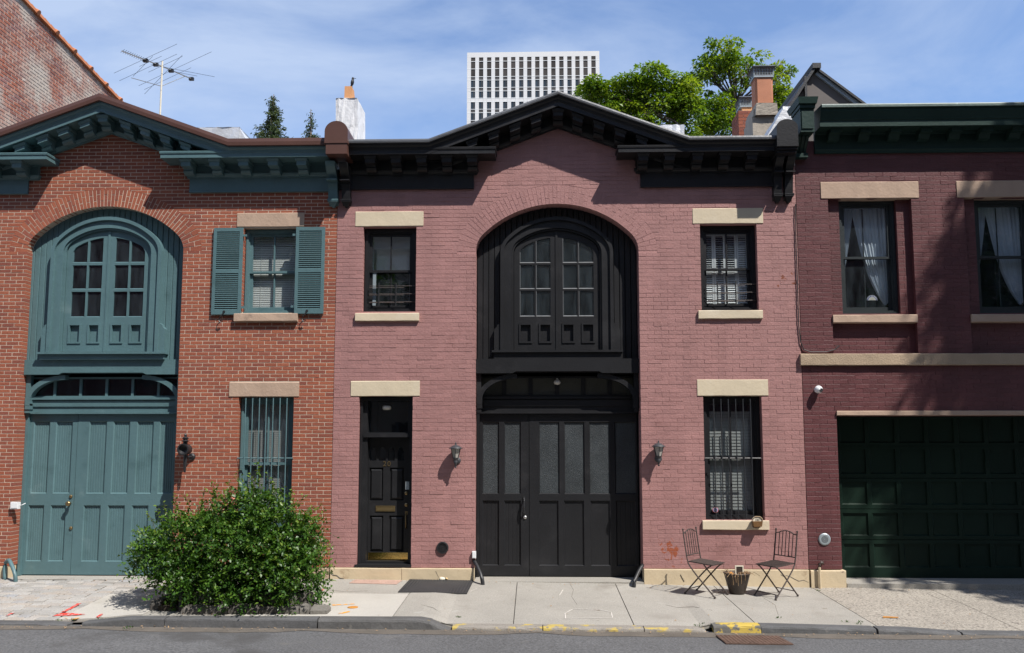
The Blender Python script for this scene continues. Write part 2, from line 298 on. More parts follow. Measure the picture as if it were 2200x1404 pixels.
def link(name, me, parent=None, loc=None, rot=None, label=None, cat=None, group=None, kind=None):
    o = bpy.data.objects.new(name, me); COL.objects.link(o)
    if parent is not None:
        o.parent = parent; pl = WLOC.get(parent.name, Vector((0, 0, 0))); o.matrix_parent_inverse = Matrix.Translation(-pl)
    if loc is not None: o.location = loc
    if rot is not None: o.rotation_euler = rot
    WLOC[o.name] = Vector(loc) if loc is not None else Vector((0, 0, 0))
    for a, b in (('label', label), ('category', cat), ('group', group), ('kind', kind)):
        if b: o[a] = b
    return o
def thing(name, loc, label, cat, group=None): return link(name, None, None, loc, None, label, cat, group)
def plain(name, loc, parent=None): return link(name, None, parent, loc)
def local(name, mb, mat, parent, smooth=False, **k):       # child whose mesh is written in the parent's own coordinates
    o = bpy.data.objects.new(name, mb.mesh(name, mat, smooth)); COL.objects.link(o); o.parent = parent
    for a, b in k.items(): o[a] = b
    return o
def copy_tree(o, parent=None):
    c = o.copy(); COL.objects.link(c)
    if parent: c.parent = parent
    for ch in list(o.children): copy_tree(ch, c)
    return c
def rc(x0, x1, z0, z1): return [(x0, z0), (x1, z0), (x1, z1), (x0, z1)]

def three_centre(hw, b, r, n=10):
    """three-centred arch: list of (u, v, nu, nv) from left springing over the crown to the right springing"""
    c = ((hw-r)**2-(b-r)**2)/(2*(b-r)); R = b+c
    a0 = math.atan2(c, hw-r); out = []
    for i in range(n): a = math.pi-(math.pi-(math.pi-a0))*i/n; out.append((-(hw-r)+r*math.cos(a), r*math.sin(a), math.cos(a), math.sin(a)))
    k = n*3
    for i in range(k+1): a = math.pi-a0-(math.pi-2*a0)*i/k; out.append((R*math.cos(a), -c+R*math.sin(a), math.cos(a), math.sin(a)))
    for i in range(1, n+1): a = a0-a0*i/n; out.append(((hw-r)+r*math.cos(a), r*math.sin(a), math.cos(a), math.sin(a)))
    return out
def arch_halfwidth(hw, b, r):
    c = ((hw-r)**2-(b-r)**2)/(2*(b-r)); R = b+c; vj = r*math.sin(math.atan2(c, hw-r))
    def f(v):
        if v <= 0: return hw
        if v >= b: return 0.0
        if v < vj: return hw-r+math.sqrt(max(0, r*r-v*v))
        return math.sqrt(max(0, R*R-(v+c)**2))
    return f

# ------------------------------------------------------------------ brickwork
def brick_mesh(L, H, bev, dep, tint, seed, name):
    rnd = random.Random(seed); mb = MB(); j = lambda: rnd.uniform(-.0012, .0012)
    x, z = L/2, H/2
    fr = [(-x+bev+j(), -bev*.6, -z+bev+j()), (x-bev+j(), -bev*.6+j(), -z+bev+j()), (x-bev+j(), -bev*.6, z-bev+j()), (-x+bev+j(), -bev*.6+j(), z-bev+j())]
    md = [(-x, 0, -z), (x, 0, -z), (x, 0, z), (-x, 0, z)]; bk = [(p[0], dep, p[2]) for p in md]
    f = [(0, 1, 2, 3)]+[(4+i, 4+(i+1) % 4, (i+1) % 4, i) for i in range(4)]+[(8+i, 8+(i+1) % 4, 4+(i+1) % 4, 4+i) for i in range(4)]
    mb.add(fr+md+bk, f, tint); return mb
def bricks(wall, mat, outer, z0, z1, ch, L, joint, openings, bev=.004, dep=.012, nobj=300, off=0.0, y=0.0, jit=.0015, place=None, tseed=1, deep=.0, skip=None, rough=0.0):
    """brickwork in running bond: nobj nearest full bricks as objects, the others as one mesh"""
    rnd = random.Random(tseed); full = []; rest = MB(); H = ch-joint; l = L-joint
    nrow = int(math.ceil((z1-z0)/ch-1e-6))
    for k in range(nrow):
        a, b = z0+k*ch, min(z1, z0+(k+1)*ch)
        if b-a < ch*.35: continue
        iv = [((outer(a)[0], outer(b)[0]), (outer(a)[1], outer(b)[1]), False, False)]
        for (oz0, oz1, fn) in openings:
            ov = min(b, oz1)-max(a, oz0)
            if ov < .4*(b-a): continue
            A = fn(min(max(a, oz0), oz1)); B = fn(min(max(b, oz0), oz1)); nv = []
            for (le, ri, fl, fr_) in iv:
                if max(A[0], B[0]) >= min(ri) or min(A[1], B[1]) <= max(le): nv.append((le, ri, fl, fr_)); continue
                if min(A[0], B[0]) > min(le)+.01: nv.append((le, (A[0], B[0]), fl, True))
                if max(A[1], B[1]) < max(ri)-.01: nv.append(((A[1], B[1]), ri, True, fr_))
            iv = nv
        o = off+(.5*L if k % 2 else 0)+rnd.uniform(-.008, .008)
        for (le, ri, fl, fr_) in iv:
            i0 = math.floor((min(le)-o)/L); i1 = math.ceil((max(ri)-o)/L); cuts = [o+i*L for i in range(i0, i1+1)]
            cuts = [c for c in cuts if c > max(le)+.035 and c < min(ri)-.035]
            ed = [le]+[(c, c) for c in cuts]+[ri]
            for i in range(len(ed)-1):
                p, q = ed[i], ed[i+1]; first, last = i == 0, i == len(ed)-2
                pa, pb = (p[0]+(joint/2 if not first else (-.003 if fl else 0))), (p[1]+(joint/2 if not first else (-.003 if fl else 0)))
                qa, qb = (q[0]-(joint/2 if not last else (-.003 if fr_ else 0))), (q[1]-(joint/2 if not last else (-.003 if fr_ else 0)))
                if qa-pa < .01 and qb-pb < .01: continue
                za, zb = a+joint/2, b-joint/2; yy = y+rnd.uniform(-jit, jit)
                if rough and rnd.random() < .22: za += rnd.uniform(0, rough); zb -= rnd.uniform(0, rough)*.6; pa += rnd.uniform(0, rough)*.7; pb = pa if abs(pa-pb) < .02 else pb; yy += rnd.uniform(-.002, .001)
                isedge = (first and fl) or (last and fr_)
                if not isedge and abs((qa-pa)-l) < .004 and abs(pa-pb) < 1e-4 and abs(qa-qb) < 1e-4 and b-a > ch*.98:
                    full.append(((pa+qa)/2, yy, (za+zb)/2))
                else:
                    dd = deep if (isedge and deep) else dep; e = min(bev, (qa-pa)*.3); t = rnd.random(); f0 = yy-bev*.6
                    v = [(pa+e, f0, za+e), (qa-e, f0, za+e), (qb-e, f0, zb-e), (pb+e, f0, zb-e), (pa, yy, za), (qa, yy, za), (qb, yy, zb), (pb, yy, zb)]
                    v += [(p_[0], y+dd, p_[2]) for p_ in v[4:8]]
                    rest.add(v, [(0, 1, 2, 3)]+[(4+i_, 4+(i_+1) % 4, (i_+1) % 4, i_) for i_ in range(4)]+[(8+i_, 8+(i_+1) % 4, 4+(i_+1) % 4, 4+i_) for i_ in range(4)], t)
    T = place or (lambda p: Vector(p))
    full.sort(key=lambda p: (T(p)-CAM).length)
    kinds = [brick_mesh(l, H, bev, dep, (i+.5)/10, 31*i+tseed, 'brick').mesh('brick', mat) for i in range(10)]
    for i, p in enumerate(full):
        if i < nobj:
            ob = link('brick', random.Random(i*7+tseed).choice(kinds), wall, T(p))
            ob.rotation_euler = (0, rnd.uniform(-.006, .006), 0 if place is None else math.pi/2)
        else:
            t = (rnd.randrange(10)+.5)/10; x_, y_, z_ = p; e = bev; f0 = y_-e*.6; h = l/2; g = H/2
            v = [(x_-h+e, f0, z_-g+e), (x_+h-e, f0, z_-g+e), (x_+h-e, f0, z_+g-e), (x_-h+e, f0, z_+g-e), (x_-h, y_, z_-g), (x_+h, y_, z_-g), (x_+h, y_, z_+g), (x_-h, y_, z_+g)]
            v += [(q[0], y+dep, q[2]) for q in v[4:8]]
            rest.add(v, [(0, 1, 2, 3)]+[(4+i_, 4+(i_+1) % 4, (i_+1) % 4, i_) for i_ in range(4)]+[(8+i_, 8+(i_+1) % 4, 4+(i_+1) % 4, 4+i_) for i_ in range(4)], t)
    if place: rest.v = [tuple(place(p)) for p in rest.v]
    rest.build('brickwork', mat, wall, kind='stuff')
def arch_ring(house, mat, cx, zs, hw, b, r, t, depth, pitch=.066, tseed=3, joint=.008):
    """radial brick ring of the carriage arch, each brick its own object"""
    rnd = random.Random(tseed); arch = plain('arch', (cx, 0, zs), house)
    pr = three_centre(hw, b, r, 24); S = [0.0]
    for i in range(1, len(pr)): S.append(S[-1]+math.hypot(pr[i][0]-pr[i-1][0], pr[i][1]-pr[i-1][1]))
    tot = S[-1]; k = round(tot/pitch*1.12)
    def at(s_):
        s_ = min(max(s_, 0), tot); i = max(0, min(len(S)-2, int(np.searchsorted(S, s_))-1)); f = (s_-S[i])/max(1e-9, S[i+1]-S[i]); A, B = pr[i], pr[i+1]
        nx, nz = A[2]+(B[2]-A[2])*f, A[3]+(B[3]-A[3])*f; q = math.hypot(nx, nz); return A[0]+(B[0]-A[0])*f, A[1]+(B[1]-A[1])*f, nx/q, nz/q
    for i in range(k):
        s0, s1 = tot*i/k, tot*(i+1)/k; A, B = at(s0), at(s1)
        cutp = t*(.34 if i % 2 else .66)+rnd.uniform(-.01, .01)
        for (d0, d1) in ((0, cutp), (cutp, t)):
            d0_, d1_ = d0+(joint/2 if d0 > 0 else 0), d1-(joint/2 if d1 < t else 0); q = []
            for (P_, d_, sg) in ((A, d0_, 1), (A, d1_, 1), (B, d1_, -1), (B, d0_, -1)):
                tx, tz = P_[3]*sg*joint/2, -P_[2]*sg*joint/2
                q.append((cx+P_[0]+P_[2]*d_+tx, zs+P_[1]+P_[3]*d_+tz))
            mb = MB(); mb.prism_y(q[::-1], rnd.uniform(-.003, .0005), depth if d0 == 0 else .012, (rnd.randrange(10)+.5)/10, back=False)
            mb.build('arch_brick', mat, arch)
    return arch

# ------------------------------------------------------------------ windows
def window(house, x0, x1, z0, z1, mat, rec=.11, cas=.075, hang=True, muntins=1, glass='glass', back=None, mid=.5, room=True, inner='room'):
    wb = MB(); wb.plate(rc(x0, x1, z0, z1), [rc(x0+cas, x1-cas, z0+cas*.8, z1-cas)], rec, rec+.14)
    wb.plate(rc(x0+.02, x1-.02, z0+.001, z1-.02), [rc(x0+cas-.02, x1-cas+.02, z0+cas*.8-.02, z1-cas+.02)], rec-.018, rec)
    wb.box(x0+.005, x1-.005, rec-.03, rec+.05, z0+.0015, z0+.03)
    win = wb.build('window', mat, house)
    a0, a1, b0, b1 = x0+cas, x1-cas, z0+cas*.8, z1-cas; zm = b0+(b1-b0)*mid; st = .042
    if hang: spans = [(zm-.018, b1, rec+.025, 'upper_sash'), (b0, zm+.022, rec+.065, 'lower_sash')]
    else: spans = [(b0, b1, rec+.03, 'sash')]
    for (c0, c1, yy, nm) in spans:
        holes = []; wdt = (a1-a0-2*st-.022*muntins)/(muntins+1)
        for i in range(muntins+1):
            l = a0+st+i*(wdt+.022); holes.append(rc(l, l+wdt, c0+(st*1.5 if nm == 'lower_sash' else st*.9), c1-st*.9))
        MB().plate(rc(a0, a1, c0, c1), holes, yy, yy+.036).build(nm, mat, win)
        for h in holes:
            MB().box(h[0][0]-.004, h[1][0]+.004, yy+.014, yy+.019, h[0][1]-.004, h[2][1]+.004).build('pane', glass, win)
    if back: back(win, a0, a1, b0, b1, rec+.13)
    if room:
        e = .03; rm = MB(); X0, X1, Z0, Z1, Y0, Y1 = x0-.3, x1+.3, z0-.2, z1+.1, rec+.145, rec+1.6
        rm.add([(X0, Y0, Z0), (X1, Y0, Z0), (X1, Y1, Z0), (X0, Y1, Z0), (X0, Y0, Z1), (X1, Y0, Z1), (X1, Y1, Z1), (X0, Y1, Z1)], [(0, 3, 2, 1), (4, 5, 6, 7), (3, 7, 6, 2), (0, 4, 7, 3), (1, 2, 6, 5)])
        rm.build('room', inner, win)
    return win
def venetian(mat, tilt=.6, pitch=.026, gap=0.0, skew=0.0, top=0.0):
    def f(win, a0, a1, b0, b1, y):
        mb = MB(); n = int((b1-b0-top)/pitch)
        for i in range(n):
            z = b1-top-(i+.5)*pitch; c = pitch*.52; dy = c*math.cos(tilt); dz = c*math.sin(tilt)
            mb.add([(a0+.006, y-dy*.5, z-dz), (a1-.006, y-dy*.5, z-dz), (a1-.006, y+dy*.5, z+dz), (a0+.006, y+dy*.5, z+dz)], [(0, 1, 2, 3)])
        for q in (.2, .8): mb.box(a0+(a1-a0)*q-.002, a0+(a1-a0)*q+.002, y-.014, y-.012, b0, b1)
        mb.box(a0+.006, a1-.006, y-.015, y+.015, b0+.002, b0+.022)
        mb.build('blind', mat, win)
    return f
def plantation(win, a0, a1, b0, b1, y):
    n = 4; wd = (a1-a0)/n; zm = (b0+b1)/2
    for i in range(n):
        l, r = a0+i*wd+.003, a0+(i+1)*wd-.003; mb = MB(); st = .028
        mb.plate(rc(l, r, b0, b1), [rc(l+st, r-st, b0+.05, zm-.03), rc(l+st, r-st, zm+.03, b1-.05)], y, y+.022)
        for (c0, c1) in ((b0+.05, zm-.03), (zm+.03, b1-.05)):
            k = int((c1-c0)/.036); op = .35 if (i < 3 and c0 > zm) else .85
            for j in range(k):
                z = c0+(j+.5)*(c1-c0)/k; h = .020; mb.add([(l+st, y+.006-h*math.cos(op)*.5, z-h*math.sin(op)), (r-st, y+.006-h*math.cos(op)*.5, z-h*math.sin(op)), (r-st, y+.012+h*math.cos(op)*.5, z+h*math.sin(op)), (l+st, y+.012+h*math.cos(op)*.5, z+h*math.sin(op))], [(0, 1, 2, 3)])
        mb.build('shutter_leaf', 'white', win)
def curtains(flip=False):
    def f(win, a0, a1, b0, b1, y):
        W = a1-a0
        for side in (0, 1):
            mb = MB(); nx, nz = 40, 26; V = []
            for j in range(nz+1):
                s_ = j/nz; z = b1-(b1-b0)*(s_*(.70 if side == 0 else .90))
                if side == 0: e0, e1 = 0.0, .30*(1-s_)**.7+.02
                else: e0, e1 = .27+.36*s_+.22*s_**4, 1.0-.02*s_**3
                for i in range(nx+1):
                    u = e0+(e1-e0)*i/nx; V.append((a0+W*u, y+.03+.016*math.sin(i*1.25+1.5*s_)*(.5+.5*s_)+.008*math.sin(i*.6+3*s_), z+ (.06*math.sin(math.pi*i/nx)*-1 if (j == nz and side) else 0)))
            F = [(j*(nx+1)+i, (j+1)*(nx+1)+i, (j+1)*(nx+1)+i+1, j*(nx+1)+i+1) for j in range(nz) for i in range(nx)]
            mb.add(V, F); mb.build('curtain', 'curtain', win, smooth=True)
    return f
def roller(win, a0, a1, b0, b1, y):
    MB().box(a0+.01, a1-.01, y, y+.006, b1-(b1-b0)*.18, b1).build('roller_blind', 'blind_dim', win)
    MB().box(a0+.03, a1-.03, y+.10, y+.104, b0+(b1-b0)*.52, b1-.02).build('net_panel', 'blind', win)
    mb = MB()
    for (l, r) in ((0, .10), (.90, 1.0)): mb.box(a0+(a1-a0)*l, a0+(a1-a0)*r, y+.1, y+.104, b0, b1)
    mb.build('net_curtain', 'curtain', win)
def guard(house, x0, x1, z0, z1, y, mat, n, zmid, r=.009, over=.02):
    g = MB().tube([(x0-over, y-.002, zmid), (x1+over, y-.002, zmid)], r*1.3, 6).build('window_guard', mat, house)
    for i in range(n):
        x = x0+(x1-x0)*(i+.5)/n
        MB().tube([(x, y-r*2.2, z0), (x, y-r*2.2, z1)], r, 6).build('bar', mat, g)
    return g

# ------------------------------------------------------------------ cornices
BED = [(.0, .0), (.045, .0), (.05, .02), (.06, .03), (.075, .055), (.08, .07), (.05, .075), (.05, .215), (.065, .22), (.065, .235)]
MAIN = BED+[(.362, .235), (.362, .30), (.368, .305), (.372, .32), (.38, .345), (.395, .36), (.405, .375), (.405, .395)]
def sweep(mb, prof, path, ret=(0, 0), close=True):
    """profile (d, z) swept along path [(x, zoff)] with plumb sections; ret: mitred return at the start / end"""
    n = len(prof); rows = []
    for i, (x, zo) in enumerate(path):
        row = []
        for (d, z) in prof:
            xx = x
            if i == 0 and ret[0]: xx = x-d
            if i == len(path)-1 and ret[1]: xx = x+d
            row.append((xx, -d, z+zo))
        rows.append(row)
    v = [p for r_ in rows for p in r_]; f = []
    for i in range(len(path)-1):
        for j in range(n if close else n-1):
            k = (j+1) % n; f.append((i*n+j, i*n+k, (i+1)*n+k, (i+1)*n+j))
    mb.add(v, [tuple(reversed(q)) for q in f])
    for e, row in ((0, rows[0]), (1, rows[-1])):
        if ret[e]:
            w_ = [(p[0], 0.0, p[2]) for p in row]; vv = row+w_; ff = []
            for j in range(n-1): ff.append((j, j+1, n+j+1, n+j) if e == 0 else (n+j, n+j+1, j+1, j))
            mb.add(vv, ff)
        else: mb.add(row, [tuple(range(n)) if e else tuple(reversed(range(n)))])
def modillion(zl, w, hgt=.215, x=0.0, shear=0.0):
    t = zl+.234; b = t-hgt
    pr = [(.05, b), (.13, b), (.17, b+.02), (.19, b+.05), (.18, b+.075), (.19, b+.09), (.25, b+.095), (.30, b+.10), (.305, b+.17), (.05, b+.17)]
    mb = MB(); mb.prism_x(pr[::-1], x-w/2, x+w/2, shear, x)
    cp = [(.05, t-.045), (.312, t-.045), (.322, t-.03), (.332, t-.012), (.332, t), (.05, t)]
    mb.prism_x(cp[::-1], x-w/2-.018, x+w/2+.018, shear, x); return mb
def scroll(x, w, zt, zb, mat, house, dtop=.38, name='scroll_bracket'):
    h = zt-zb; pr = [(.0, zt), (.0, zb+.05*h)]
    for i in range(15):
        s_ = i/14; d = .09+.03*math.sin(s_*math.pi)+(dtop-.12)*(max(0, s_-.30)/.70)**1.6 - .03*math.sin(max(0, s_-.45)*math.pi*2/.55)*(s_ > .45)
        pr.append((d, zb+.16*h+.84*h*s_))
    mb = MB(); mb.prism_x(pr, x-w/2, x+w/2); mb.box(x-w/2-.012, x+w/2+.012, -.125, 0, zb+.15*h, zb+.18*h)
    mb.hexa([(x-.02, -.05, zb), (x+.02, -.05, zb), (x+.02, -.004, zb), (x-.02, -.004, zb)], [(x-w/2, -.11, zb+.12*h), (x+w/2, -.11, zb+.12*h), (x+w/2, -.002, zb+.12*h), (x-w/2, -.002, zb+.12*h)])
    mb.box(x-w/2-.006, x+w/2+.006, -.12, 0, zb+.12*h, zb+.15*h)
    mb.box(x-w/2-.01, x+w/2+.01, -dtop*.62, -.0, zb+.60*h, zb+.625*h)
    return mb.build(name, mat, house)
def pediment_cornice(house, xa, xl, xr, zline, zapex, slope, mat, capmat, caph, mods_rake, mods_flat, fl, fr, retl, retr, capd=.44, modw=.155):
    """whole front cornice of one carriage house: flat wings, raking gable, brackets, frieze boards and cap"""
    half = (zapex-zline)/slope; path = [(xl, zline), (xa-half, zline), (xa, zapex), (xa+half, zline), (xr, zline)]
    mb = MB(); sweep(mb, MAIN+[(.0, .395)], path); co = mb.build('cornice', mat, house)
    mb = MB(); sweep(mb, [(.0, .395), (.41, .396), (capd, .40), (capd+.004, .40+caph*.5), (capd-.004, .40+caph), (.0, .40+caph+.02)], path); mb.build('cornice_cap', capmat, co)
    RET = BED+[(.36, .235), (.36, .30), (.372, .305), (.376, .335), (.366, .345), (.0, .40)]
    for sgn, xe in ((-1, retl), (1, retr)):
        mb = MB()
        if sgn < 0: sweep(mb, [(p[0]*.995, p[1]-.001) for p in RET], [(xa-half-.35, zline), (xe, zline)], (0, 1), close=False)
        else: sweep(mb, [(p[0]*.995, p[1]-.001) for p in RET], [(xe, zline), (xa+half+.35, zline)], (1, 0), close=False)
        mb.build('cornice_return', mat, co)
    for x in mods_rake:
        zl = zapex-slope*abs(x-xa); sh = 0 if abs(x-xa) < .05 else (-slope if x > xa else slope)
        modillion(zl-.01 if abs(x-xa) > .05 else zl-.03, modw, .205, x, sh).build('bracket', mat, co)
    for x in mods_flat: modillion(zline, modw, .215, x).build('bracket', mat, co)
    for (x0, x1) in (fl, fr):
        mb = MB(); mb.box(x0, x1, -.03, 0, zline-.235, zline-.001); mb.box(x0, x1, -.042, -.03, zline-.235, zline-.21); mb.build('frieze_board', mat, co)
    return co

# ------------------------------------------------------------------ carriage bay shared by the red and the pink house
def band(mb, pts_o, pts_i, y0, y1):
    n = len(pts_o); v = [(p[0], y0, p[1]) for p in pts_o]+[(p[0], y0, p[1]) for p in pts_i]+[(p[0], y1, p[1]) for p in pts_o]+[(p[0], y1, p[1]) for p in pts_i]; f = []
    for i in range(n-1):
        f += [(i, i+1, n+i+1, n+i), (i+1, i, 2*n+i, 2*n+i+1), (n+i, n+i+1, 3*n+i+1, 3*n+i)]
    f += [(0, n, 3*n, 2*n), (n-1, 3*n-1, 4*n-1, 2*n-1)]
    return mb.add(v, f)
def arch_path(cx, zs, zb, hw, b, r, n=8):
    return [(cx-hw, zb)]+[(cx+p[0], zs+p[1]) for p in three_centre(hw, b, r, n)]+[(cx+hw, zb)]
def beads(mb, x0, x1, z0, z1, y, n, dp=.004):
    w_ = (x1-x0)/n
    for i in range(n):
        a, b = x0+i*w_, x0+(i+1)*w_; g = .006
        mb.add([(a+g, y, z0), (b-g, y, z0), (b-g, y, z1), (a+g, y, z1), (a, y+dp, z0), (b, y+dp, z0), (b, y+dp, z1), (a, y+dp, z1)], [(0, 1, 2, 3), (4, 0, 3, 7), (1, 5, 6, 2)])
def carriage_bay(house, cx, hw, zs, b, r, yp, yb, yd, yc, Zf, mat, glass, split, up_cols, lo_cols, up_z, lo_z, zfloor, up_mesh):
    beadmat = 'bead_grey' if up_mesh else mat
    H = arch_halfwidth(hw+.06, b+.06, r+.06)
    bay = plain('carriage_bay', (cx, yp, zs), house)
    zbt, zbb = Zf['beam_top'], Zf['beam_bot']; zl, zap = Zf['ledge'], Zf['cas_apex']
    co, bo, ro = .915, .60, .38; zsc = zap-bo; ci, bi, ri = .70, .39, .25
    Hc = arch_halfwidth(co-.05, bo-.05, ro-.05); pw = .0925; n = int(2*(hw+.04)/pw)+1; u0 = -n*pw/2
    def top(u, Hf, z0, bb):
        lo, hi = 0, bb
        for _ in range(30):
            m_ = (lo+hi)/2
            if Hf(m_) > abs(u): lo = m_
            else: hi = m_
        return z0+lo
    for i in range(n):
        a, c = u0+i*pw+.003, u0+(i+1)*pw-.003; a, c = max(a, -hw-.05), min(c, hw+.05); m_ = (a+c)/2
        zt0, zt1 = top(a, H, zs, b+.06), top(c, H, zs, b+.06)
        z0a, z0c = (zbt-.02, zbt-.02) if abs(m_) > co-.08 else (top(a, Hc, zsc, bo-.05), top(c, Hc, zsc, bo-.05))
        if max(abs(a), abs(c)) >= hw+.0: zt0 = min(zt0, zs+.12) if abs(a) > hw else zt0; zt1 = min(zt1, zs+.12) if abs(c) > hw else zt1
        q = [(cx+a, z0a), (cx+c, z0c), (cx+c, zt1), (cx+a, zt0)]; g = .006
        mb = MB(); mb.add([(q[0][0]+g, yp, q[0][1]), (q[1][0]-g, yp, q[1][1]), (q[2][0]-g, yp, q[2][1]), (q[3][0]+g, yp, q[3][1]), (q[0][0], yp+.008, q[0][1]), (q[1][0], yp+.008, q[1][1]), (q[2][0], yp+.008, q[2][1]), (q[3][0], yp+.008, q[3][1])], [(0, 1, 2, 3), (4, 0, 3, 7), (1, 5, 6, 2)])
        mb.box(q[0][0], q[1][0], yp+.009, yp+.04, min(q[0][1], q[1][1]), min(zt0, zt1))
        mb.build('plank', mat, bay)
    mb = MB()                                            # dark backing behind the boards
    o = [(cx-hw-.05, zbt-.05)]+[(cx+p[0], zs+p[1]) for p in three_centre(hw+.05, b+.05, r+.05, 8)]+[(cx+hw+.05, zbt-.05)]
    mb.plate(o[::-1], [[(p[0], p[1]) for p in arch_path(cx, zsc, zl-.0, co-.10, bo-.10, ro-.10)][::-1]], yp+.05, yp+.07); mb.build('backing', mat, bay)
    # arched casing
    mb = MB(); band(mb, arch_path(cx, zsc, zl, co, bo, ro), arch_path(cx, zsc, zl, co-.055, bo-.055, ro-.055), yc-.035, yp+.02)
    band(mb, arch_path(cx, zsc, zl, co-.055, bo-.055, ro-.055), arch_path(cx, zsc, zl, ci+.03, bi+.03, ri+.03), yc, yp+.05)
    band(mb, arch_path(cx, zsc, zl, ci+.0285, bi+.0285, ri+.0285), arch_path(cx, zsc, zl, ci, bi, ri), yc+.025, yp+.12)
    for s in (-1, 1):
        zf = Zf['flare']; p = [(cx+s*co*.999, zl), (cx+s*(co+.10), zl), (cx+s*(co+.10), zf-.07), (cx+s*(co+.06), zf-.03), (cx+s*(co+.05), zf), (cx+s*co*.999, zf+.03)]
        mb.prism_y(p if s > 0 else p[::-1], yc-.012, yp+.01)
    mb.build('arched_casing', mat, bay)
    mb = MB(); mb.box(cx-1.05, cx+1.05, yc-.07, yp+.02, zl-.035, zl-.001); mb.box(cx-1.02, cx+1.02, yc-.03, yp+.03, zbt-.002, zl-.036); mb.build('window_apron', mat, bay)
    # pair of arched leaves
    yl = yc+.06; zb = zl+.015; Hp = arch_halfwidth(.605, .275, .15); HL = arch_halfwidth(ci-.004, bi-.004, ri-.004); zr = Zf['rows']
    for s in (-1, 1):
        def fx(u): return cx+s*u
        us = np.linspace(.004, ci-.006, 16); outl = [(fx(ci-.006), zb), (fx(.004), zb)] if s < 0 else [(fx(.004), zb), (fx(ci-.006), zb)]
        arc = [(fx(u), top(u, HL, zsc, bi-.004)) for u in us]
        outer = (outl+arc) if s < 0 else (outl+arc[::-1])
        holes, panes, pan = [], [], []
        for (ua, ub) in ((.10, .335), (.358, .60)):
            for (za, zc) in zr[1:]: holes.append(rc(min(fx(ua), fx(ub)), max(fx(ua), fx(ub)), za, zc)); panes.append(holes[-1])
            za = zr[0]; uu = np.linspace(ua, ub, 7); pl = [(fx(ua), za), (fx(ub), za)]+[(fx(u), max(za+.02, top(u, Hp, zsc, .275))) for u in uu[::-1]]
            if s < 0: pl = pl[::-1]
            holes.append(pl); panes.append(pl)
        for (ua, ub) in ((.095, .282), (.41, .602)):
            h = rc(min(fx(ua), fx(ub)), max(fx(ua), fx(ub)), Zf['sq'][0], Zf['sq'][1]); holes.append(h); pan.append(h)
        lf = MB().plate(outer, holes, yl, yl+.05).build('window_leaf', mat, house)
        for p in panes:
            q = MB(); q.prism_y(p, yl+.022, yl+.026); pn = q.build('pane', glass, lf)
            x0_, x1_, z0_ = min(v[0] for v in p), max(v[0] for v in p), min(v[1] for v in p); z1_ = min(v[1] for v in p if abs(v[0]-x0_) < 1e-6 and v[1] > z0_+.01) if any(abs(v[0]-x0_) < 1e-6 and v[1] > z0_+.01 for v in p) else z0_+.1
            q = MB(); q.hexa([(x0_, yl-.001, z0_), (x1_, yl-.001, z0_), (x1_, yl+.021, z0_), (x0_, yl+.021, z0_)], [(x0_, yl+.004, z0_+.010), (x1_, yl+.004, z0_+.010), (x1_, yl+.021, z0_+.018), (x0_, yl+.021, z0_+.018)]); q.box(x0_, x0_+.009, yl+.002, yl+.021, z0_+.02, z1_-.002); q.build('highlight_bead', beadmat, lf)  # bead on bottom and left edges only, placed as the pane's edge highlight
        for h in pan:
            q = MB(); q.plate(rc(h[0][0]-.012, h[1][0]+.012, h[0][1]-.012, h[2][1]+.012), [rc(h[0][0]+.016, h[1][0]-.016, h[0][1]+.016, h[2][1]-.016)], yl-.014, yl+.03)
            q.box(h[0][0]+.016, h[1][0]-.016, yl+.034, yl+.045, h[0][1]+.016, h[2][1]-.016); q.build('square_panel', mat, lf)
    MB().box(cx-.018, cx+.018, yl-.012, yl-.001, zb, zsc+bi-.01).build('meeting_strip', mat, bay)
    rm = MB(); X0, X1, Y0, Y1, Z0, Z1 = cx-1.0, cx+1.0, yp+.075, yp+2.2, zl-.2, zap+.1
    rm.add([(X0, Y0, Z0), (X1, Y0, Z0), (X1, Y1, Z0), (X0, Y1, Z0), (X0, Y0, Z1), (X1, Y0, Z1), (X1, Y1, Z1), (X0, Y1, Z1)], [(0, 3, 2, 1), (4, 5, 6, 7), (3, 7, 6, 2), (0, 4, 7, 3), (1, 2, 6, 5)]); rm.build('room', 'room', bay)
    # beam with stop chamfer, braces, transom
    e = .006; leaf_list = []
    mb = MB(); p = [(cx-hw+e, zbb), (cx-.72, zbb), (cx-.66, zbb+.03), (cx+.66, zbb+.03), (cx+.72, zbb), (cx+hw-e, zbb), (cx+hw-e, zbt), (cx-hw+e, zbt)]
    mb.prism_y(p, yb, yd+.12); mb.build('beam', mat, bay)
    for s in (-1, 1):
        A, B = [], []
        for i in range(13):
            t = math.pi/2*i/12; A.append((cx+s*(hw-.66+.56*math.cos(t)), zbb-.42+.345*math.sin(t))); B.append((cx+s*(hw-.66+.645*math.cos(t)), zbb-.42+.415*math.sin(t)))
        A = [(A[0][0], zbb-.50)]+A; B = [(B[0][0], zbb-.50)]+B
        mb = MB(); ya = max(yb+.05, .02)
        if s < 0: band(mb, B, A, ya, ya+.11)
        else: band(mb, A[::-1], B[::-1], ya, ya+.11)
        mb.box(cx+s*(hw-.012), cx+s*(hw-.085), ya+.015, ya+.10, zbb-.62, zbb-.002); mb.box(cx+s*(hw-.02), cx+s*(hw-.10), ya+.002, ya+.105, zbb-.56, zbb-.47)
        mb.build('brace', mat, bay)
    zt0, zt1 = Zf['tr0'], zbb-.03
    hs = []; xs = [-hw+.05]+[-.86, -.43, 0, .43, .86]+[hw-.05]; hwid = Zf.get('mw', .035)
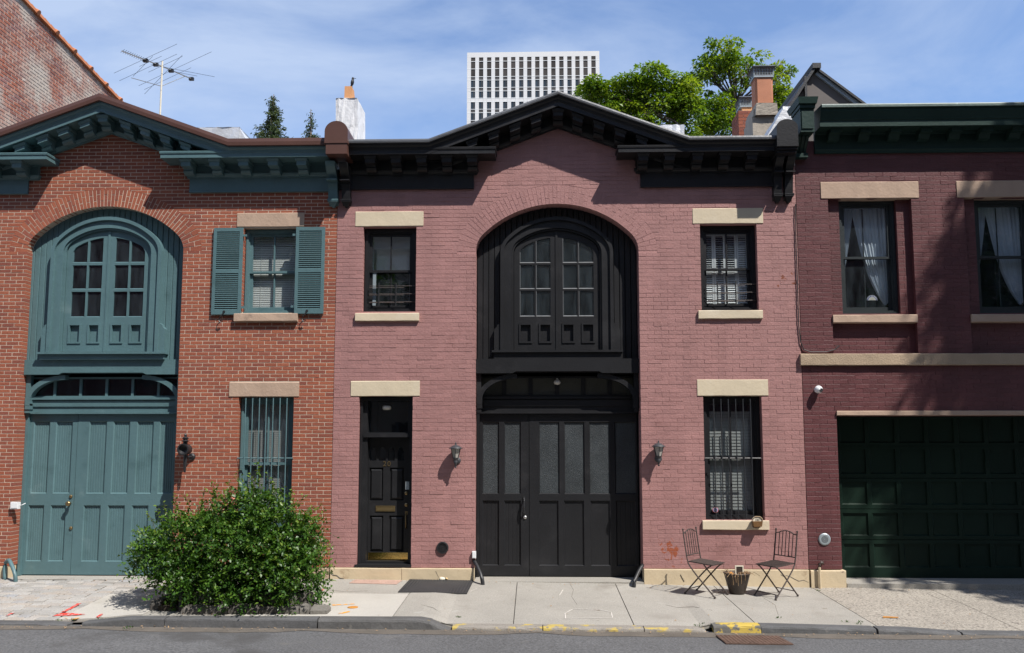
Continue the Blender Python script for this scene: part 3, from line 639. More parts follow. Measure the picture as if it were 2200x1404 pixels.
    for i in range(6): hs.append(rc(cx+xs[i]+(hwid if i else 0), cx+xs[i+1]-(hwid if i < 5 else 0), zt0+.03, zt1-.03))
    tr = MB().plate(rc(cx-hw+e, cx+hw-e, zt0, zt1), hs, yd-.02, yd+.04).build('transom', mat, house)
    for h in hs: MB().box(h[0][0]-.003, h[1][0]+.003, yd+.005, yd+.01, h[0][1]-.003, h[2][1]+.003).build('pane', 'board_pane' if up_mesh else 'glass_dark', tr)
    rm = MB(); X0, X1, Y0, Y1, Z0, Z1 = cx-hw, cx+hw, yd+.045, yd+1.2, zt0-.1, zt1+.1
    rm.add([(X0, Y0, Z0), (X1, Y0, Z0), (X1, Y1, Z0), (X0, Y1, Z0), (X0, Y0, Z1), (X1, Y0, Z1), (X1, Y1, Z1), (X0, Y1, Z1)], [(0, 3, 2, 1), (4, 5, 6, 7), (3, 7, 6, 2), (0, 4, 7, 3), (1, 2, 6, 5)]); rm.build('room', 'room', tr)
    zh = Zf['head']
    mb = MB(); mb.box(cx-hw+e, cx+hw-e, yd-.075, yd-.0, zt0-.035, zt0-.001); mb.box(cx-hw+e, cx+hw-e, yd-.03, yd+.04, zh+.03, zt0-.036); mb.box(cx-hw+e, cx+hw-e, yd-.05, yd-.031, zh+.12, zt0-.05); mb.box(cx-hw+e, cx+hw-e, yd-.065, yd+.03, zh, zh+.029); mb.build('header', mat, bay)
    # door leaves
    for k, (a, c) in enumerate(((cx-hw+.05, split-.004), (split+.004, cx+hw-.012))):
        holes = [rc(p0, p1, *up_z) for (p0, p1) in up_cols if a < p0 and p1 < c]+[rc(p0, p1, *lo_z) for (p0, p1) in lo_cols if a < p0 and p1 < c]
        yk = yd+(.0 if k == 0 else -.004)
        lf = MB().plate(rc(a, c, zfloor+.02, zh-.003), holes, yk, yk+.06).build('door_leaf', mat, house); leaf_list.append(lf)
        for h in holes:
            up = abs(h[0][1]-up_z[0]) < 1e-6; q = MB()
            if up and up_mesh:
                q.box(h[0][0]-.004, h[1][0]+.004, yk+.022, yk+.03, h[0][1]-.004, h[2][1]+.004); q.build('mesh_pane', 'grille', lf)
            else:
                beads(q, h[0][0], h[1][0], h[0][1], h[2][1], yk+.024, (1 if (k == 1 and h[0][0] < cx+.85) else 4) if up_mesh else 7, .004 if up_mesh else .006); q.box(h[0][0]-.004, h[1][0]+.004, yk+.034, yk+.05, h[0][1]-.004, h[2][1]+.004); q.build('panel', mat, lf)
            q = MB(); x0, x1, z0, z1 = h[0][0], h[1][0], h[0][1], h[2][1]; t = .016
            q.add([(x0, yk-.001, z0), (x1, yk-.001, z0), (x1-t, yk+.02, z0+t), (x0+t, yk+.02, z0+t)], [(0, 1, 2, 3)]); q.add([(x0, yk-.001, z1), (x1, yk-.001, z1), (x1-t, yk+.02, z1-t), (x0+t, yk+.02, z1-t)], [(3, 2, 1, 0)])
            q.add([(x0, yk-.001, z0), (x0+t, yk+.02, z0+t), (x0+t, yk+.02, z1-t), (x0, yk-.001, z1)], [(0, 1, 2, 3)]); q.add([(x1, yk-.001, z0), (x1-t, yk+.02, z0+t), (x1-t, yk+.02, z1-t), (x1, yk-.001, z1)], [(3, 2, 1, 0)])
            q.build('moulding', mat, lf)
    MB().box(cx-hw+e, cx-hw+.048, yd-.06, yd+.06, zfloor+.01, zh-.002).build('jamb_post', mat, bay)
    MB().box(cx-hw-.2, cx+hw+.2, yd+.10, yd+.12, -.2, zh+.25).build('door_backing', 'room', bay)  # dark sheet added behind the leaves to stop light leaking through
    if yd > .3:
        for s_ in (-1, 1): MB().box(cx+s_*(hw+.002), cx+s_*(hw+.2), .3015, yd+.099, -.2, zs+.1).build('jamb_return', mat, bay)
    return bay, leaf_list
def shell(house, x0, x1, top, mat):
    """flat roof, side and rear walls behind the street front"""
    mb = MB(); mb.box(x0+.002, x1-.002, .31, 11, top-.12, top); mb.build('roof', 'roof', house)
    mb = MB(); mb.box(x0+.002, x0+.2, .302, 11, 0, top-.121); mb.box(x1-.2, x1-.002, .302, 11, 0, top-.121); mb.box(x0+.201, x1-.201, 10.8, 11, 0, top-.121); mb.build('side_wall', mat, house)
def stone(house, name, r, y0, y1, mat, seed=1, wob=.003):
    """lintel, sill or base block with slightly worn arrises"""
    x0, x1, z0, z1 = r; e = .008; rnd = random.Random(seed); j = lambda: rnd.uniform(-wob, wob)
    nx = max(2, int((x1-x0)/.18)); mb = MB(); V = []; F = []
    for i in range(nx+1):
        x = x0+(x1-x0)*i/nx
        V += [(x, y1, z0+j()), (x, y0+e+j()*.5, z0+j()), (x, y0+j()*.6, z0+e+j()), (x, y0+j()*.6, z1-e+j()), (x, y0+e+j()*.5, z1+j()*.6), (x, y1, z1)]
    for i in range(nx):
        for k in range(5): F.append((i*6+k+1, i*6+k, (i+1)*6+k, (i+1)*6+k+1)[::-1])
    F += [tuple(range(6)), tuple(reversed(range(nx*6, nx*6+6)))]
    F[-2:] = [tuple(reversed(F[-2])), tuple(reversed(F[-1]))]
    mb.add(V, [tuple(reversed(f)) for f in F]); return mb.build(name, mat, house)

# ================================================================== PINK HOUSE (middle)
PX0, PX1 = -3.178, 4.214
pink = thing('pink_brick_house', (.5, 0, 0), 'pink painted brick carriage house with black doors and number 20 on its front door', 'house')
bcx, bhw, bzs, bb, br = .3815, 1.3075, Z(1197, 540), .78, .405
pzl = 6.480; pzap = Z(1198, 277); psl = .374; pxa = X(1198, 277)
r_ul, r_ur, r_dr, r_lr = rect(779, 488, 894, 670), rect(1505, 482, 1628, 667), rect(768, 852, 885, 1216), rect(1513, 851, 1640, 1118)
zb0 = .215
outer = [(PX0, zb0), (bcx-bhw, zb0)]+[(bcx+p[0], bzs+p[1]) for p in three_centre(bhw, bb, br, 12)]+[(bcx+bhw, zb0), (PX1, zb0), (PX1, 6.6), (pxa+1.75, 6.6), (pxa, pzap+.02), (pxa-1.75, 6.6), (PX0, 6.6)]
pw_ = MB().plate(outer, [rc(*r_ul), rc(*r_ur), rc(*r_dr), rc(*r_lr)], .0020, .30, back=True).build('wall', 'pink_mortar', pink)
def op(r): return (r[2], r[3], (lambda z, a=r[0], b=r[1]: (a, b)))
ah = arch_halfwidth(bhw+.30, bb+.30, br+.30)
ops = [op(r_ul), op(r_ur), op(r_dr), op(r_lr), (zb0-.2, bzs-.005, lambda z: (bcx-bhw, bcx+bhw)), (bzs, bzs+bb+.29, lambda z: (bcx-ah(z-bzs), bcx+ah(z-bzs)))]
for q in ((754, 819, 902, 852), (1498, 816, 1650, 851), (764, 455, 910, 487), (1488, 448, 1639, 481), (763, 673, 900, 690), (1501, 667, 1639, 685), (1510, 1119, 1653, 1139)): ops.append(op(rect(*q)))
def pouter(z):
    if z < 6.48: return (PX0, PX1)
    h = max(0.02, (pzap-z)/psl); return (pxa-h, pxa+h)
bricks(pw_, 'pink_brick', pouter, zb0, pzap,   .0662, .222, .005, ops, bev=.0022, dep=.012, off=.03, tseed=11, deep=.28, rough=.0045, jit=.002)
arch_ring(pink, 'pink_brick', bcx, bzs, bhw, bb, br, .30, .22, tseed=5, joint=.006)
for i, q in enumerate(((754, 819, 902, 852), (1498, 816, 1650, 851), (764, 455, 910, 487), (1488, 448, 1639, 481))): stone(pink, 'lintel', rect(*q), -.010, .2, 'cream', i+3)
for i, q in enumerate(((763, 673, 900, 690), (1501, 667, 1639, 685), (1510, 1119, 1653, 1139))): stone(pink, 'window_sill', rect(*q, -.04), -.045, .09, 'cream', i+23)
mods_r = [X(p, 300, -.25) for p in (1014.6, 1061, 1106.7, 1152)]+[pxa]+[X(p, 300, -.25) for p in (1241, 1286.7, 1332, 1378)]
mods_f = [X(p, 350, -.25) for p in (796, 851, 906, 960, 1014.5, 1381.5, 1438, 1498, 1556.5, 1614.6)]
pediment_cornice(pink, pxa, -3.05, 4.10, pzl, pzap, psl, 'black', 'flash', .055, mods_r, mods_f, (-3.16, X(1018, 395, -.03)), (X(1376, 395, -.03), 3.86), X(1060, 330, -.33)-.33, X(1332, 325, -.33)+.33)
scroll(X(742, 400, -.15), .135, 6.60, Z(742, 446, -.05), 'black', pink)
for p, zz in ((1673, 436), (1697, 436)): scroll(X(p, 400, -.15), .125, 6.72, Z(p, zz, -.05), 'black', pink, .36)
mb = MB(); bx0, bx1, bz0, bz1 = rect(1669, 256, 1715, 325, -.50); c_ = (bx0+bx1)/2; h_ = (bx1-bx0)/2
mb.prism_y([(bx0, bz0+.08), (bx1, bz0+.08)]+[(c_+h_*math.cos(math.pi*i/12), bz1-h_*.8+h_*.8*math.sin(math.pi*i/12)) for i in range(13)], -.50, .2)
mb.box(bx0+.01, bx1-.01, -.47, .0, bz0+.04, bz0+.079); mb.box(bx0+.02, bx1-.02, -.44, 0, bz0, bz0+.039); mb.build('cornice_end_block', 'black', pink)
shell(pink, PX0, PX1, 6.62, 'pink_mortar')
Zf = dict(beam_top=Z(1197, 771, .117), beam_bot=Z(1197, 802, .117), ledge=Z(1197, 753, .16), cas_apex=Z(1197, 467, .17), flare=Z(1062, 699, .17), rows=[Z(1180, 565, .22), (Z(1180, 621, .22), Z(1180, 569, .22)), (Z(1180, 680, .22), Z(1180, 625, .22))],
          sq=(Z(1180, 736, .22), Z(1180, 696, .22)), tr0=Z(1197, 853, .43), head=Z(1197, 889, .43))
def cols(l, Y, y=1000): return [(X(a, y, Y), X(b, y, Y)) for a, b in l]
bay_pink, gates = carriage_bay(pink, bcx, bhw, bzs, bb, br, .23, .117, .43, .17, Zf, 'black', 'glass_old', X(1137, 1060, .43), cols([(1036, 1072), (1083, 1119), (1158, 1202), (1212, 1256), (1266, 1311), (1321, 1367)], .43), cols([(1036, 1072), (1083, 1119), (1158, 1200), (1212, 1255), (1269, 1311), (1324, 1367)], .43, 1140), (Z(1200, 1062, .43), Z(1200, 907, .43)), (Z(1200, 1216, .43), Z(1200, 1076, .43)), Z(1200, 1241, .43), True)
gate = gates[0]
mb = MB(); hx, hz = X(1126, 1090, .42), Z(1126, 1090, .42)
mb.tube([(hx, .425, hz+.14), (hx, .375, hz+.10), (hx-.004, .365, hz), (hx, .375, hz-.09), (hx, .425, hz-.12)], .014, 6); mb.box(hx-.018, hx+.018, .42, .428, hz+.08, hz+.17); mb.box(hx-.018, hx+.018, .42, .428, hz-.15, hz-.07); mb.build('handle', 'iron', gate)
mb = MB(); mb.lathe([(.026, 0), (.026, .012), (.012, .02)], (X(1128, 1112, .42), .428, Z(1128, 1112, .42)), 14, 'Y'); mb.build('door_lock', 'chrome', gate)
mb = MB(); mb.lathe([(.004, -.04), (.045, -.03), (.06, .0), (.045, .03), (.02, .045), (.02, .07)], (X(1197, 822, .33), .33, Z(1197, 822, .33)), 12); mb.build('porch_light', 'bulb', pink, smooth=True)
window(pink, *r_ul, 'black', .115, .085, back=roller)
window(pink, *r_ur, 'black', .115, .085, back=plantation)
window(pink, *r_lr, 'black', .13, .085, back=venetian('blind_dim', 1.15, .05, top=.15))
for r_ in (r_ul, r_ur):                              # low child guard rails
    z0 = r_[2]; mb = None
    g = MB().tube([(r_[0]+.12, .075, z0+.17), (r_[1]-.02, .075, z0+.17)], .006, 5).build('window_guard', 'rust_iron', pink)
    for zz, y_ in ((.30, .075), (.43, .075), (.28, .06), (.40, .06), (.155, .06)): MB().tube([(r_[0]+.10+(.0 if y_ > .07 else .0), y_, z0+zz), (r_[1]-(.02 if y_ > .07 else .2), y_, z0+zz)], .006, 5).build('rail', 'rust_iron', g)
    for xx in (.30, .62): MB().box(r_[0]+(r_[1]-r_[0])*xx-.009, r_[0]+(r_[1]-r_[0])*xx+.009, .045, .06, z0+.10, z0+.48).build('upright', 'iron', g)
guard(pink, r_lr[0]+.10, r_lr[1]-.13, r_lr[2]+.01, r_lr[3]-.05, -.01, 'iron', 6, Z(1576, 985), over=.09)
sx, sz = X(1537, 1096, .17), Z(1537, 1096, .17)
st_ = MB().lathe([(.045, 0), (.045, .002)], (sx, .168, sz), 18, 'Y').build('window_sticker', 'sticker_red', pink)
MB().lathe([(.039, 0), (.039, .0015)], (sx, .1655, sz), 18, 'Y').build('sticker_face', 'sticker', st_)
mb = MB(); mb.box(sx-.03, sx+.03, .161, .1635, sz+.012, sz+.022); mb.box(sx-.034, sx+.034, .161, .1635, sz-.006, sz+.005); mb.box(sx-.028, sx+.028, .161, .1635, sz-.024, sz-.014); mb.build('sticker_print', 'sticker_blue', st_)
# front door number 20
dx0, dx1, dz0, dz1 = r_dr; yd = .25
fr_ = MB().plate(rc(dx0, dx1, dz0, dz1), [rc(X(791, 1075, yd), X(880, 1075, yd), dz0+.05, Z(831, 940, yd)), rc(X(793, 900, yd), X(879, 900, yd), Z(831, 930, yd), Z(831, 862, yd))], .12, .32).build('door_frame', 'black', pink)
mb = MB(); mb.box(dx0+.015, dx0+.05, .07, .118, dz0, dz1-.02); mb.box(dx1-.05, dx1-.015, .07, .118, dz0, dz1-.02); mb.box(dx0+.051, dx1-.051, .07, .118, dz1-.06, dz1-.021); mb.box(dx0+.06, dx1-.06, .085, .119, Z(831, 940, .1), Z(831, 932, .1)); mb.build('door_trim', 'black', fr_)
tx0, tx1, tz0, tz1 = X(793, 900, yd), X(879, 900, yd), Z(831, 930, yd), Z(831, 862, yd)
MB().box(tx0-.005, tx1+.005, .27, .276, tz0-.005, tz1+.005).build('pane', 'glass_dark', fr_)
rm = MB(); rm.add([(tx0-.1, .33, tz0-.1), (tx1+.1, .33, tz0-.1), (tx1+.1, 1.5, tz0-.1), (tx0-.1, 1.5, tz0-.1), (tx0-.1, .33, tz1+.1), (tx1+.1, .33, tz1+.1), (tx1+.1, 1.5, tz1+.1), (tx0-.1, 1.5, tz1+.1)], [(0, 3, 2, 1), (4, 5, 6, 7), (3, 7, 6, 2), (0, 4, 7, 3), (1, 2, 6, 5)]); rm.build('room', 'room', fr_)
mb = MB(); mb.lathe([(.01, 0), (.055, .004), (.075, .03), (.07, .06), (.06, .07)], (X(831, 875, .2), .2, Z(831, 879, .2)-.02), 16); mb.build('porch_light', 'bulb', pink, smooth=True)
ex0, ex1, ez0, ez1 = X(791, 1075, yd), X(880, 1075, yd), dz0+.055, Z(831, 941, yd)
lights = []
for a, b in ((795, 809), (814, 829), (834, 848), (854, 868)):
    a_, b_ = X(a, 975, yd), X(b, 975, yd); c0, c1 = Z(831, 990, yd), Z(831, 961, yd); w2 = (b_-a_)/2; cc = (a_+b_)/2
    lights.append([(a_, c0), (b_, c0), (b_, c1-.06), (cc+w2*.75, c1-.05), (cc+w2*.6, c1-.015), (cc, c1), (cc-w2*.6, c1-.015), (cc-w2*.75, c1-.05), (a_, c1-.06)])
pans = [rc(X(a, y_, yd), X(b, y_, yd), Z(831, p, yd), Z(831, q, yd)) for (a, b, q, p, y_) in ((793, 823, 1005, 1076, 1040), (837, 868, 1005, 1076, 1040), (794, 823, 1108, 1186, 1147), (835.5, 868, 1108, 1186, 1147))]
dr = MB().plate(rc(ex0+.003, ex1-.003, ez0, ez1-.003), lights+pans, yd, yd+.05).build('front_door', 'black', pink)
for l in lights: MB().prism_y(l, yd+.03, yd+.034).build('pane', 'glass_dark', dr)
for p in pans:
    q = MB(); q.box(p[0][0], p[1][0], yd+.03, yd+.045, p[0][1], p[2][1]); a_, b_, c0, c1 = p[0][0]+.04, p[1][0]-.04, p[0][1]+.045, p[2][1]-.045
    q.add([(p[0][0]+.012, yd+.029, p[0][1]+.012), (p[1][0]-.012, yd+.029, p[0][1]+.012), (p[1][0]-.012, yd+.029, p[2][1]-.012), (p[0][0]+.012, yd+.029, p[2][1]-.012), (a_, yd+.006, c0), (b_, yd+.006, c0), (b_, yd+.006, c1), (a_, yd+.006, c1)], [(4, 5, 6, 7), (0, 1, 5, 4), (1, 2, 6, 5), (2, 3, 7, 6), (3, 0, 4, 7)]); q.build('panel', 'black', dr)
mb = MB(); s0, s1, s2, s3 = rect(807.5, 1087, 849, 1099, yd); mb.plate(rc(s0, s1, s2, s3), [rc(s0+.02, s1-.02, s2+.018, s3-.016)], yd-.012, yd-.001); mb.hexa([(s0+.018, yd-.014, s2+.017), (s1-.018, yd-.014, s2+.017), (s1-.018, yd-.006, s2+.017), (s0+.018, yd-.006, s2+.017)], [(s0+.018, yd-.008, s3-.018), (s1-.018, yd-.008, s3-.018), (s1-.018, yd-.003, s3-.015), (s0+.018, yd-.003, s3-.015)]); mb.build('letter_slot', 'brass_dull', dr)
k0, k1, k2, k3 = ex0+.012, ex1-.012, Z(831, 1208, yd), Z(831, 1187.5, yd); mb = MB(); mb.box(k0, k1, yd-.004, yd-.0005, k2, k3); mb.build('kick_plate', 'brass', dr)
mb = MB(); hx = X(873, 1117, yd); mb.tube([(hx, yd-.002, Z(873, 1102, yd)), (hx, yd-.05, Z(873, 1106, yd)), (hx, yd-.055, Z(873, 1120, yd)), (hx, yd-.03, Z(873, 1132, yd)), (hx, yd-.002, Z(873, 1135, yd))], .011, 6); mb.box(hx-.02, hx+.02, yd-.006, yd-.001, Z(873, 1106, yd), Z(873, 1099, yd)); mb.build('handle', 'brass_dull', dr)
for y_ in (1060, 1085): MB().lathe([(.028, 0), (.028, .01), (.014, .018)], (X(873, y_, yd), yd-.001, Z(873, y_, yd)), 12, 'Y').build('door_lock', 'brass_dull', dr)
mb = MB(); mb.box(X(872, 1043, .14), X(880, 1043, .14), .10, .118, Z(876, 1052, .14), Z(876, 1035, .14)); mb.build('door_buzzer', 'greymetal', fr_)
cu = bpy.data.curves.new('number', 'FONT'); cu.body = '20'; cu.size = .115; cu.align_x = 'CENTER'; cu.extrude = .003; cu.space_character = 1.25
to = bpy.data.objects.new('number', cu); COL.objects.link(to); me = bpy.data.meshes.new_from_object(to); bpy.data.objects.remove(to)
me.materials.clear(); me.materials.append(M['brass_dull'])
nb = link('house_number', me, dr, (X(831, 1001, yd), yd-.005, Z(831, 1002, yd)), (math.pi/2, 0, 0))
MB().box(ex0, ex1, .14, .31, dz0, dz0+.048).build('threshold', 'concrete_new', fr_)
MB().box(dx0-.02, dx1+.005, -.02, .139, dz0-.02, dz0+.018).build('door_sill', 'black', fr_)
# stone base
def base(house, px0, px1, z1, seed, step=None):
    n = 1 if step is None else step
    for i in range(n):
        a, b = px0+(px1-px0)*i/n, px0+(px1-px0)*(i+1)/n
        stone(house, 'base_stone', (a+.002, b-.002, -.16, z1), -.035-.004*(i % 2), .2, 'base', seed+i, .005)
base(pink, PX0+.01, bcx-bhw-.005, zb0-.004, 51, 2); base(pink, bcx+bhw+.005, PX1-.005, zb0-.004, 55, 2)
MB().box(bcx-bhw, bcx+bhw, -.03, .6, -.2, Z(1200, 1243, .3)).build('threshold', 'concrete', pink)
mb = MB(); vx, vz = X(951, 1177), Z(951, 1177); mb.lathe([(.094, 0), (.094, .02), (.088, .03), (.072, .03)], (vx, -.002, vz), 24, 'Y', cap=False); mb.lathe([(.074, .0), (.074, .012)], (vx, -.004, vz), 24, 'Y')
for rr, n in ((.022, 6), (.045, 12), (.064, 16)):
    for i in range(n): a = 2*math.pi*i/n; mb.lathe([(.0065, 0), (.0065, .009)], (vx+rr*math.cos(a), -.017, vz+rr*math.sin(a)), 5, 'Y')
mb.build('vent_grille', 'iron', pink)

for pl in ([(1677, 1235), (1684, 1239), (1690, 1237), (1699, 1240), (1708, 1245), (1716, 1249), (1727, 1247), (1737, 1252)], [(708, 1229), (716, 1236), (724, 1237), (731, 1243), (738, 1244), (742, 1249)], [(1462, 1235), (1466, 1243), (1470, 1250)], [(936, 1228), (942, 1240), (940, 1247)]):
    MB().tube([(X(p, q, -.038), -.0375, Z(p, q, -.038)) for p, q in pl], .0045, 4).build('crack', 'iron', pink)
# ================================================================== RED HOUSE (left)
RX0, RX1 = -10.26, -3.184
red = thing('red_brick_house', (-6.7, 0, 0), 'red brick carriage house with teal doors, shutters and cornice behind the bush', 'house')
acx, ahw, azs, ab, ar_ = -6.978, 1.292, Z(226, 541), .755, .40
rzl = Z(560, 413, -.03)+.235; rzap = Z(240, 289); rsl = .366; rxa = X(240, 289)
q_u, q_l = rect(521, 490, 645, 673), rect(508, 853, 628, 1142)
lint = [(510, 458, 654, 488), (493, 822, 643, 853)]
outer = [(RX0, zb0), (acx-ahw, zb0)]+[(acx+p[0], azs+p[1]) for p in three_centre(ahw, ab, ar_, 12)]+[(acx+ahw, zb0), (RX1, zb0), (RX1, 6.6), (rxa+1.75, 6.6), (rxa, rzap+.02), (rxa-1.75, 6.6), (RX0, 6.6)]
mirror = lambda r: (2*acx-r[1]-.05, 2*acx-r[0]-.05, r[2], r[3])
rw_ = MB().plate(outer, [rc(*q_u), rc(*q_l)], .0022, .30, back=True).build('wall', 'red_mortar', red)
ah2 = arch_halfwidth(ahw+.30, ab+.30, ar_+.30)
ops = [op(q_u), op(q_l), (zb0-.2, azs-.005, lambda z: (acx-ahw, acx+ahw)), (azs, azs+ab+.29, lambda z: (acx-ah2(z-azs), acx+ah2(z-azs)))]+[op(rect(*q)) for q in lint]+[op(rect(503, 674, 639, 691))]
def router(z):
    if z < rzl: return (RX0, RX1)
    h = max(.02, (rzap-z)/rsl); return (rxa-h, rxa+h)
bricks(rw_, 'red_brick', router, zb0, rzap, .0594, .2005, .0105, ops, bev=.0015, dep=.010, off=.0, tseed=21, jit=.0008, deep=.26)
arch_ring(red, 'red_brick', acx, azs, ahw, ab, ar_, .30, .13, tseed=6, joint=.0115, pitch=.062)
for i, q in enumerate(lint): stone(red, 'lintel', rect(*q), -.012, .2, 'sand', i+73)
stone(red, 'window_sill', rect(503, 674, 639, 691, -.05), -.07, .09, 'sand', 77); stone(red, 'window_sill', (q_l[0]-.06, q_l[1]+.06, q_l[2]-.13, q_l[2]-.002), -.05, .09, 'sand', 78)
mods_r = [X(p, 290, -.25) for p in (48, 96, 139.5, 184.6)]+[rxa]+[X(p, 290, -.25) for p in (272, 314.5, 358, 402)]
mods_f = [X(p, 350, -.25) for p in (-75, -20, 40, 401.5, 463, 524.6, 588, 649)]
pediment_cornice(red, rxa, RX0, -3.19, rzl, rzap, rsl, 'teal', 'brown_metal', .115, mods_r, mods_f, (RX0, X(60, 400, -.03)), (X(407, 400, -.03), -3.19), X(98, 340, -.33)-.33, X(350, 335, -.33)+.33)
scroll(X(714, 400, -.15), .15, 6.62, Z(714, 446, -.05), 'teal', red)
mb = MB(); bx0, bx1, bz0, bz1 = rect(697, 260, 747, 330, -.52); c_ = (bx0+bx1)/2; h_ = (bx1-bx0)/2
mb.prism_y([(bx0, bz0+.17), (bx1, bz0+.17)]+[(c_+h_*math.cos(math.pi*i/14), bz1-h_*.92+h_*.92*math.sin(math.pi*i/14)) for i in range(15)], -.52, .25)
mb.box(bx0+.022, bx1-.012, -.508, .2, bz0, bz0+.169); mb.build('cornice_end_block', 'brown_metal', red)
shell(red, RX0, RX1, 6.58, 'red_mortar')
dzr = Z(215, 773, .09)-Z(1197, 771, .117)
Zr = dict(beam_top=Z(215, 773, .09), beam_bot=Z(215, 805, .09), ledge=Z(225, 757, .06), cas_apex=Z(235, 467, .06), flare=Z(100, 699, .06), rows=[Z(215, 565, .12), (Z(215, 622, .12), Z(215, 570, .12)), (Z(215, 682, .12), Z(215, 627, .12))],
          sq=(Z(215, 737, .12), Z(215, 697, .12)), tr0=Z(215, 855, .27), head=Z(215, 890, .27), mw=.02)
bay_red, gates = carriage_bay(red, acx, ahw, azs, ab, ar_, .145, .09, .27, .065, Zr, 'teal', 'glass_old', X(160, 1060, .27), cols([(68, 103), (116, 152), (188, 226), (240, 276), (291, 327), (340, 372)], .27), cols([(58, 92), (106, 139), (177, 214), (229, 266), (281, 317), (331, 364)], .27, 1140), (Z(200, 1061, .27), Z(200, 905, .27)), (Z(200, 1207, .27), Z(200, 1086, .27)), Z(200, 1238, .27), False)
gate = gates[0]
mb = MB(); mb.lathe([(.016, 0), (.016, .04), (.034, .05), (.042, .07), (.036, .09), (.015, .098)], (X(151, 1082, .26), .268, Z(151, 1082, .26)), 14, 'Y'); mb.build('door_knob', 'brass_dull', gate, smooth=True)
for y_ in (1067, 1135): MB().lathe([(.026, 0), (.026, .012), (.012, .02)], (X(152, y_, .26), .268, Z(152, y_, .26)), 12, 'Y').build('door_lock', 'brass_dull', gate)
window(red, *q_u, 'teal', .10, .075, back=venetian('blind', .95, .030))
window(red, *q_l, 'teal', .12, .075, back=venetian('blind_dim', 1.1, .032))
guard(red, q_l[0]+.07, q_l[1]-.05, q_l[2]+.01, q_l[3]-.02, .0, 'teal', 7, Z(565, 985), over=.06)
def louvre_shutter(r, rot):
    x0, x1, z0, z1 = r; y0, y1 = -.045, -.012; zm = (z0+z1)/2-.01; s = .05
    sh = MB().plate(rc(x0, x1, z0, z1), [rc(x0+s, x1-s, z0+.07, zm-.028), rc(x0+s, x1-s, zm+.028, z1-.06)], y0, y1, back=True).build('shutter', 'teal', red)
    for c0, c1 in ((z0+.07, zm-.028), (zm+.028, z1-.06)):
        mb = MB(); n = int((c1-c0)/.0325)
        for i in range(n):
            z = c0+(i+.5)*(c1-c0)/n; mb.hexa([(x0+s, y0+.002, z-.016), (x1-s, y0+.002, z-.016), (x1-s, y1-.004, z+.006), (x0+s, y1-.004, z+.006)], [(x0+s, y0+.002, z-.008), (x1-s, y0+.002, z-.008), (x1-s, y1-.004, z+.014), (x0+s, y1-.004, z+.014)])
        mb.build('louvres', 'teal', sh, kind='stuff')
    xm = x0+(x1-x0)*.35; mb = MB()
    mb.tube([(xm+.05, -.05, z0+.04), (xm+.02, -.055, z0), (xm-.015, -.06, z0-.05), (xm-.03, -.06, z0-.10), (xm-.0, -.06, z0-.135), (xm+.03, -.06, z0-.115), (xm+.01, -.06, z0-.095)], .0085, 5)
    mb.tube([(xm+.03, -.01, z0-.02), (xm+.02, -.06, z0-.01)], .008, 5); mb.lathe([(.02, 0), (.02, .006)], (xm+.045, -.048, z0+.045), 8, 'Y'); mb.build('shutter_hook', 'iron', sh)
    xe = x1 if rot > 0 else x0; mb = MB()
    for zz in (z0+.1, z1-.14): mb.box(xe-.01, xe+.06 if rot > 0 else xe-.06, -.03, -.012, zz, zz+.035)
    mb.build('hinge', 'teal', sh)
louvre_shutter(rect(456.5, 490, 519, 676, -.045), 1); louvre_shutter(rect(634, 488, 696, 674, -.045), -1)
stone(red, 'base_stone', (RX0, acx-ahw-.005, -.02, zb0-.004), -.03, .2, 'base', 91, .005); stone(red, 'base_stone', (acx+ahw+.005, RX1-.005, -.1, zb0-.004), -.03, .2, 'sand', 92, .005)
MB().box(acx-ahw, acx+ahw, -.05, .5, -.2, Z(200, 1239, .2)).build('threshold', 'concrete', red)
mb = MB(); a0, a1, c0, c1 = rect(23, 1079, 40, 1094, -.05); mb.box(a0, a1, -.06, .0, c0, c1); mb.box(a0+.015, a1-.015, -.066, -.061, c0+.015, c1-.015); mb.tube([(a1-.01, -.03, (c0+c1)/2), (a1+.03, -.012, (c0+c1)/2+.005), (a1+.06, .03, (c0+c1)/2+.03)], .004, 5); mb.build('meter_box', 'plastic', red)

# ================================================================== DARK RED HOUSE (right)
DX0, DX1 = 4.222, 11.7
dark = thing('maroon_brick_house', (7.9, 0, 0), 'maroon painted brick house with wide dark green garage door at right', 'house')
pit = X(2055, 410)-X(1763, 410)
g_x0, g_x1, g_z1 = X(1803, 1060), X(1803, 1060)+4.6, Z(1950, 893)
NI = [(X(1783, 560)+pit*i, X(1964, 560)+pit*i) for i in range(3)]; n_z0, n_z1 = Z(1880, 760), Z(1860, 427)
outer = [(DX0, zb0), (g_x0, zb0), (g_x0, g_z1), (g_x1, g_z1), (g_x1, zb0), (DX1, zb0), (DX1, 7.0), (DX0, 7.0)]
dw_ = MB().plate(outer, [rc(a, b, n_z0, n_z1) for a, b in NI], .0020, .09, back=True).build('wall', 'dark_mortar', dark)
ops = [(zb0-.2, g_z1, lambda z: (g_x0, g_x1))]+[(n_z0, n_z1, (lambda z, a=a, b=b: (a, b))) for a, b in NI]+[op(tuple(v+(pit*i if j < 2 else 0) for j, v in enumerate(rect(1763, 391, 1973, 427)))) for i in range(3)]
bricks(dw_, 'dark_brick', lambda z: (DX0, DX1), zb0, 6.75, .0695, .228, .0055, ops, bev=.0022, dep=.012, off=.02, tseed=31, deep=.08, rough=.0035, jit=.0016)
WN = rect(1804, 430, 1928, 675, .12)
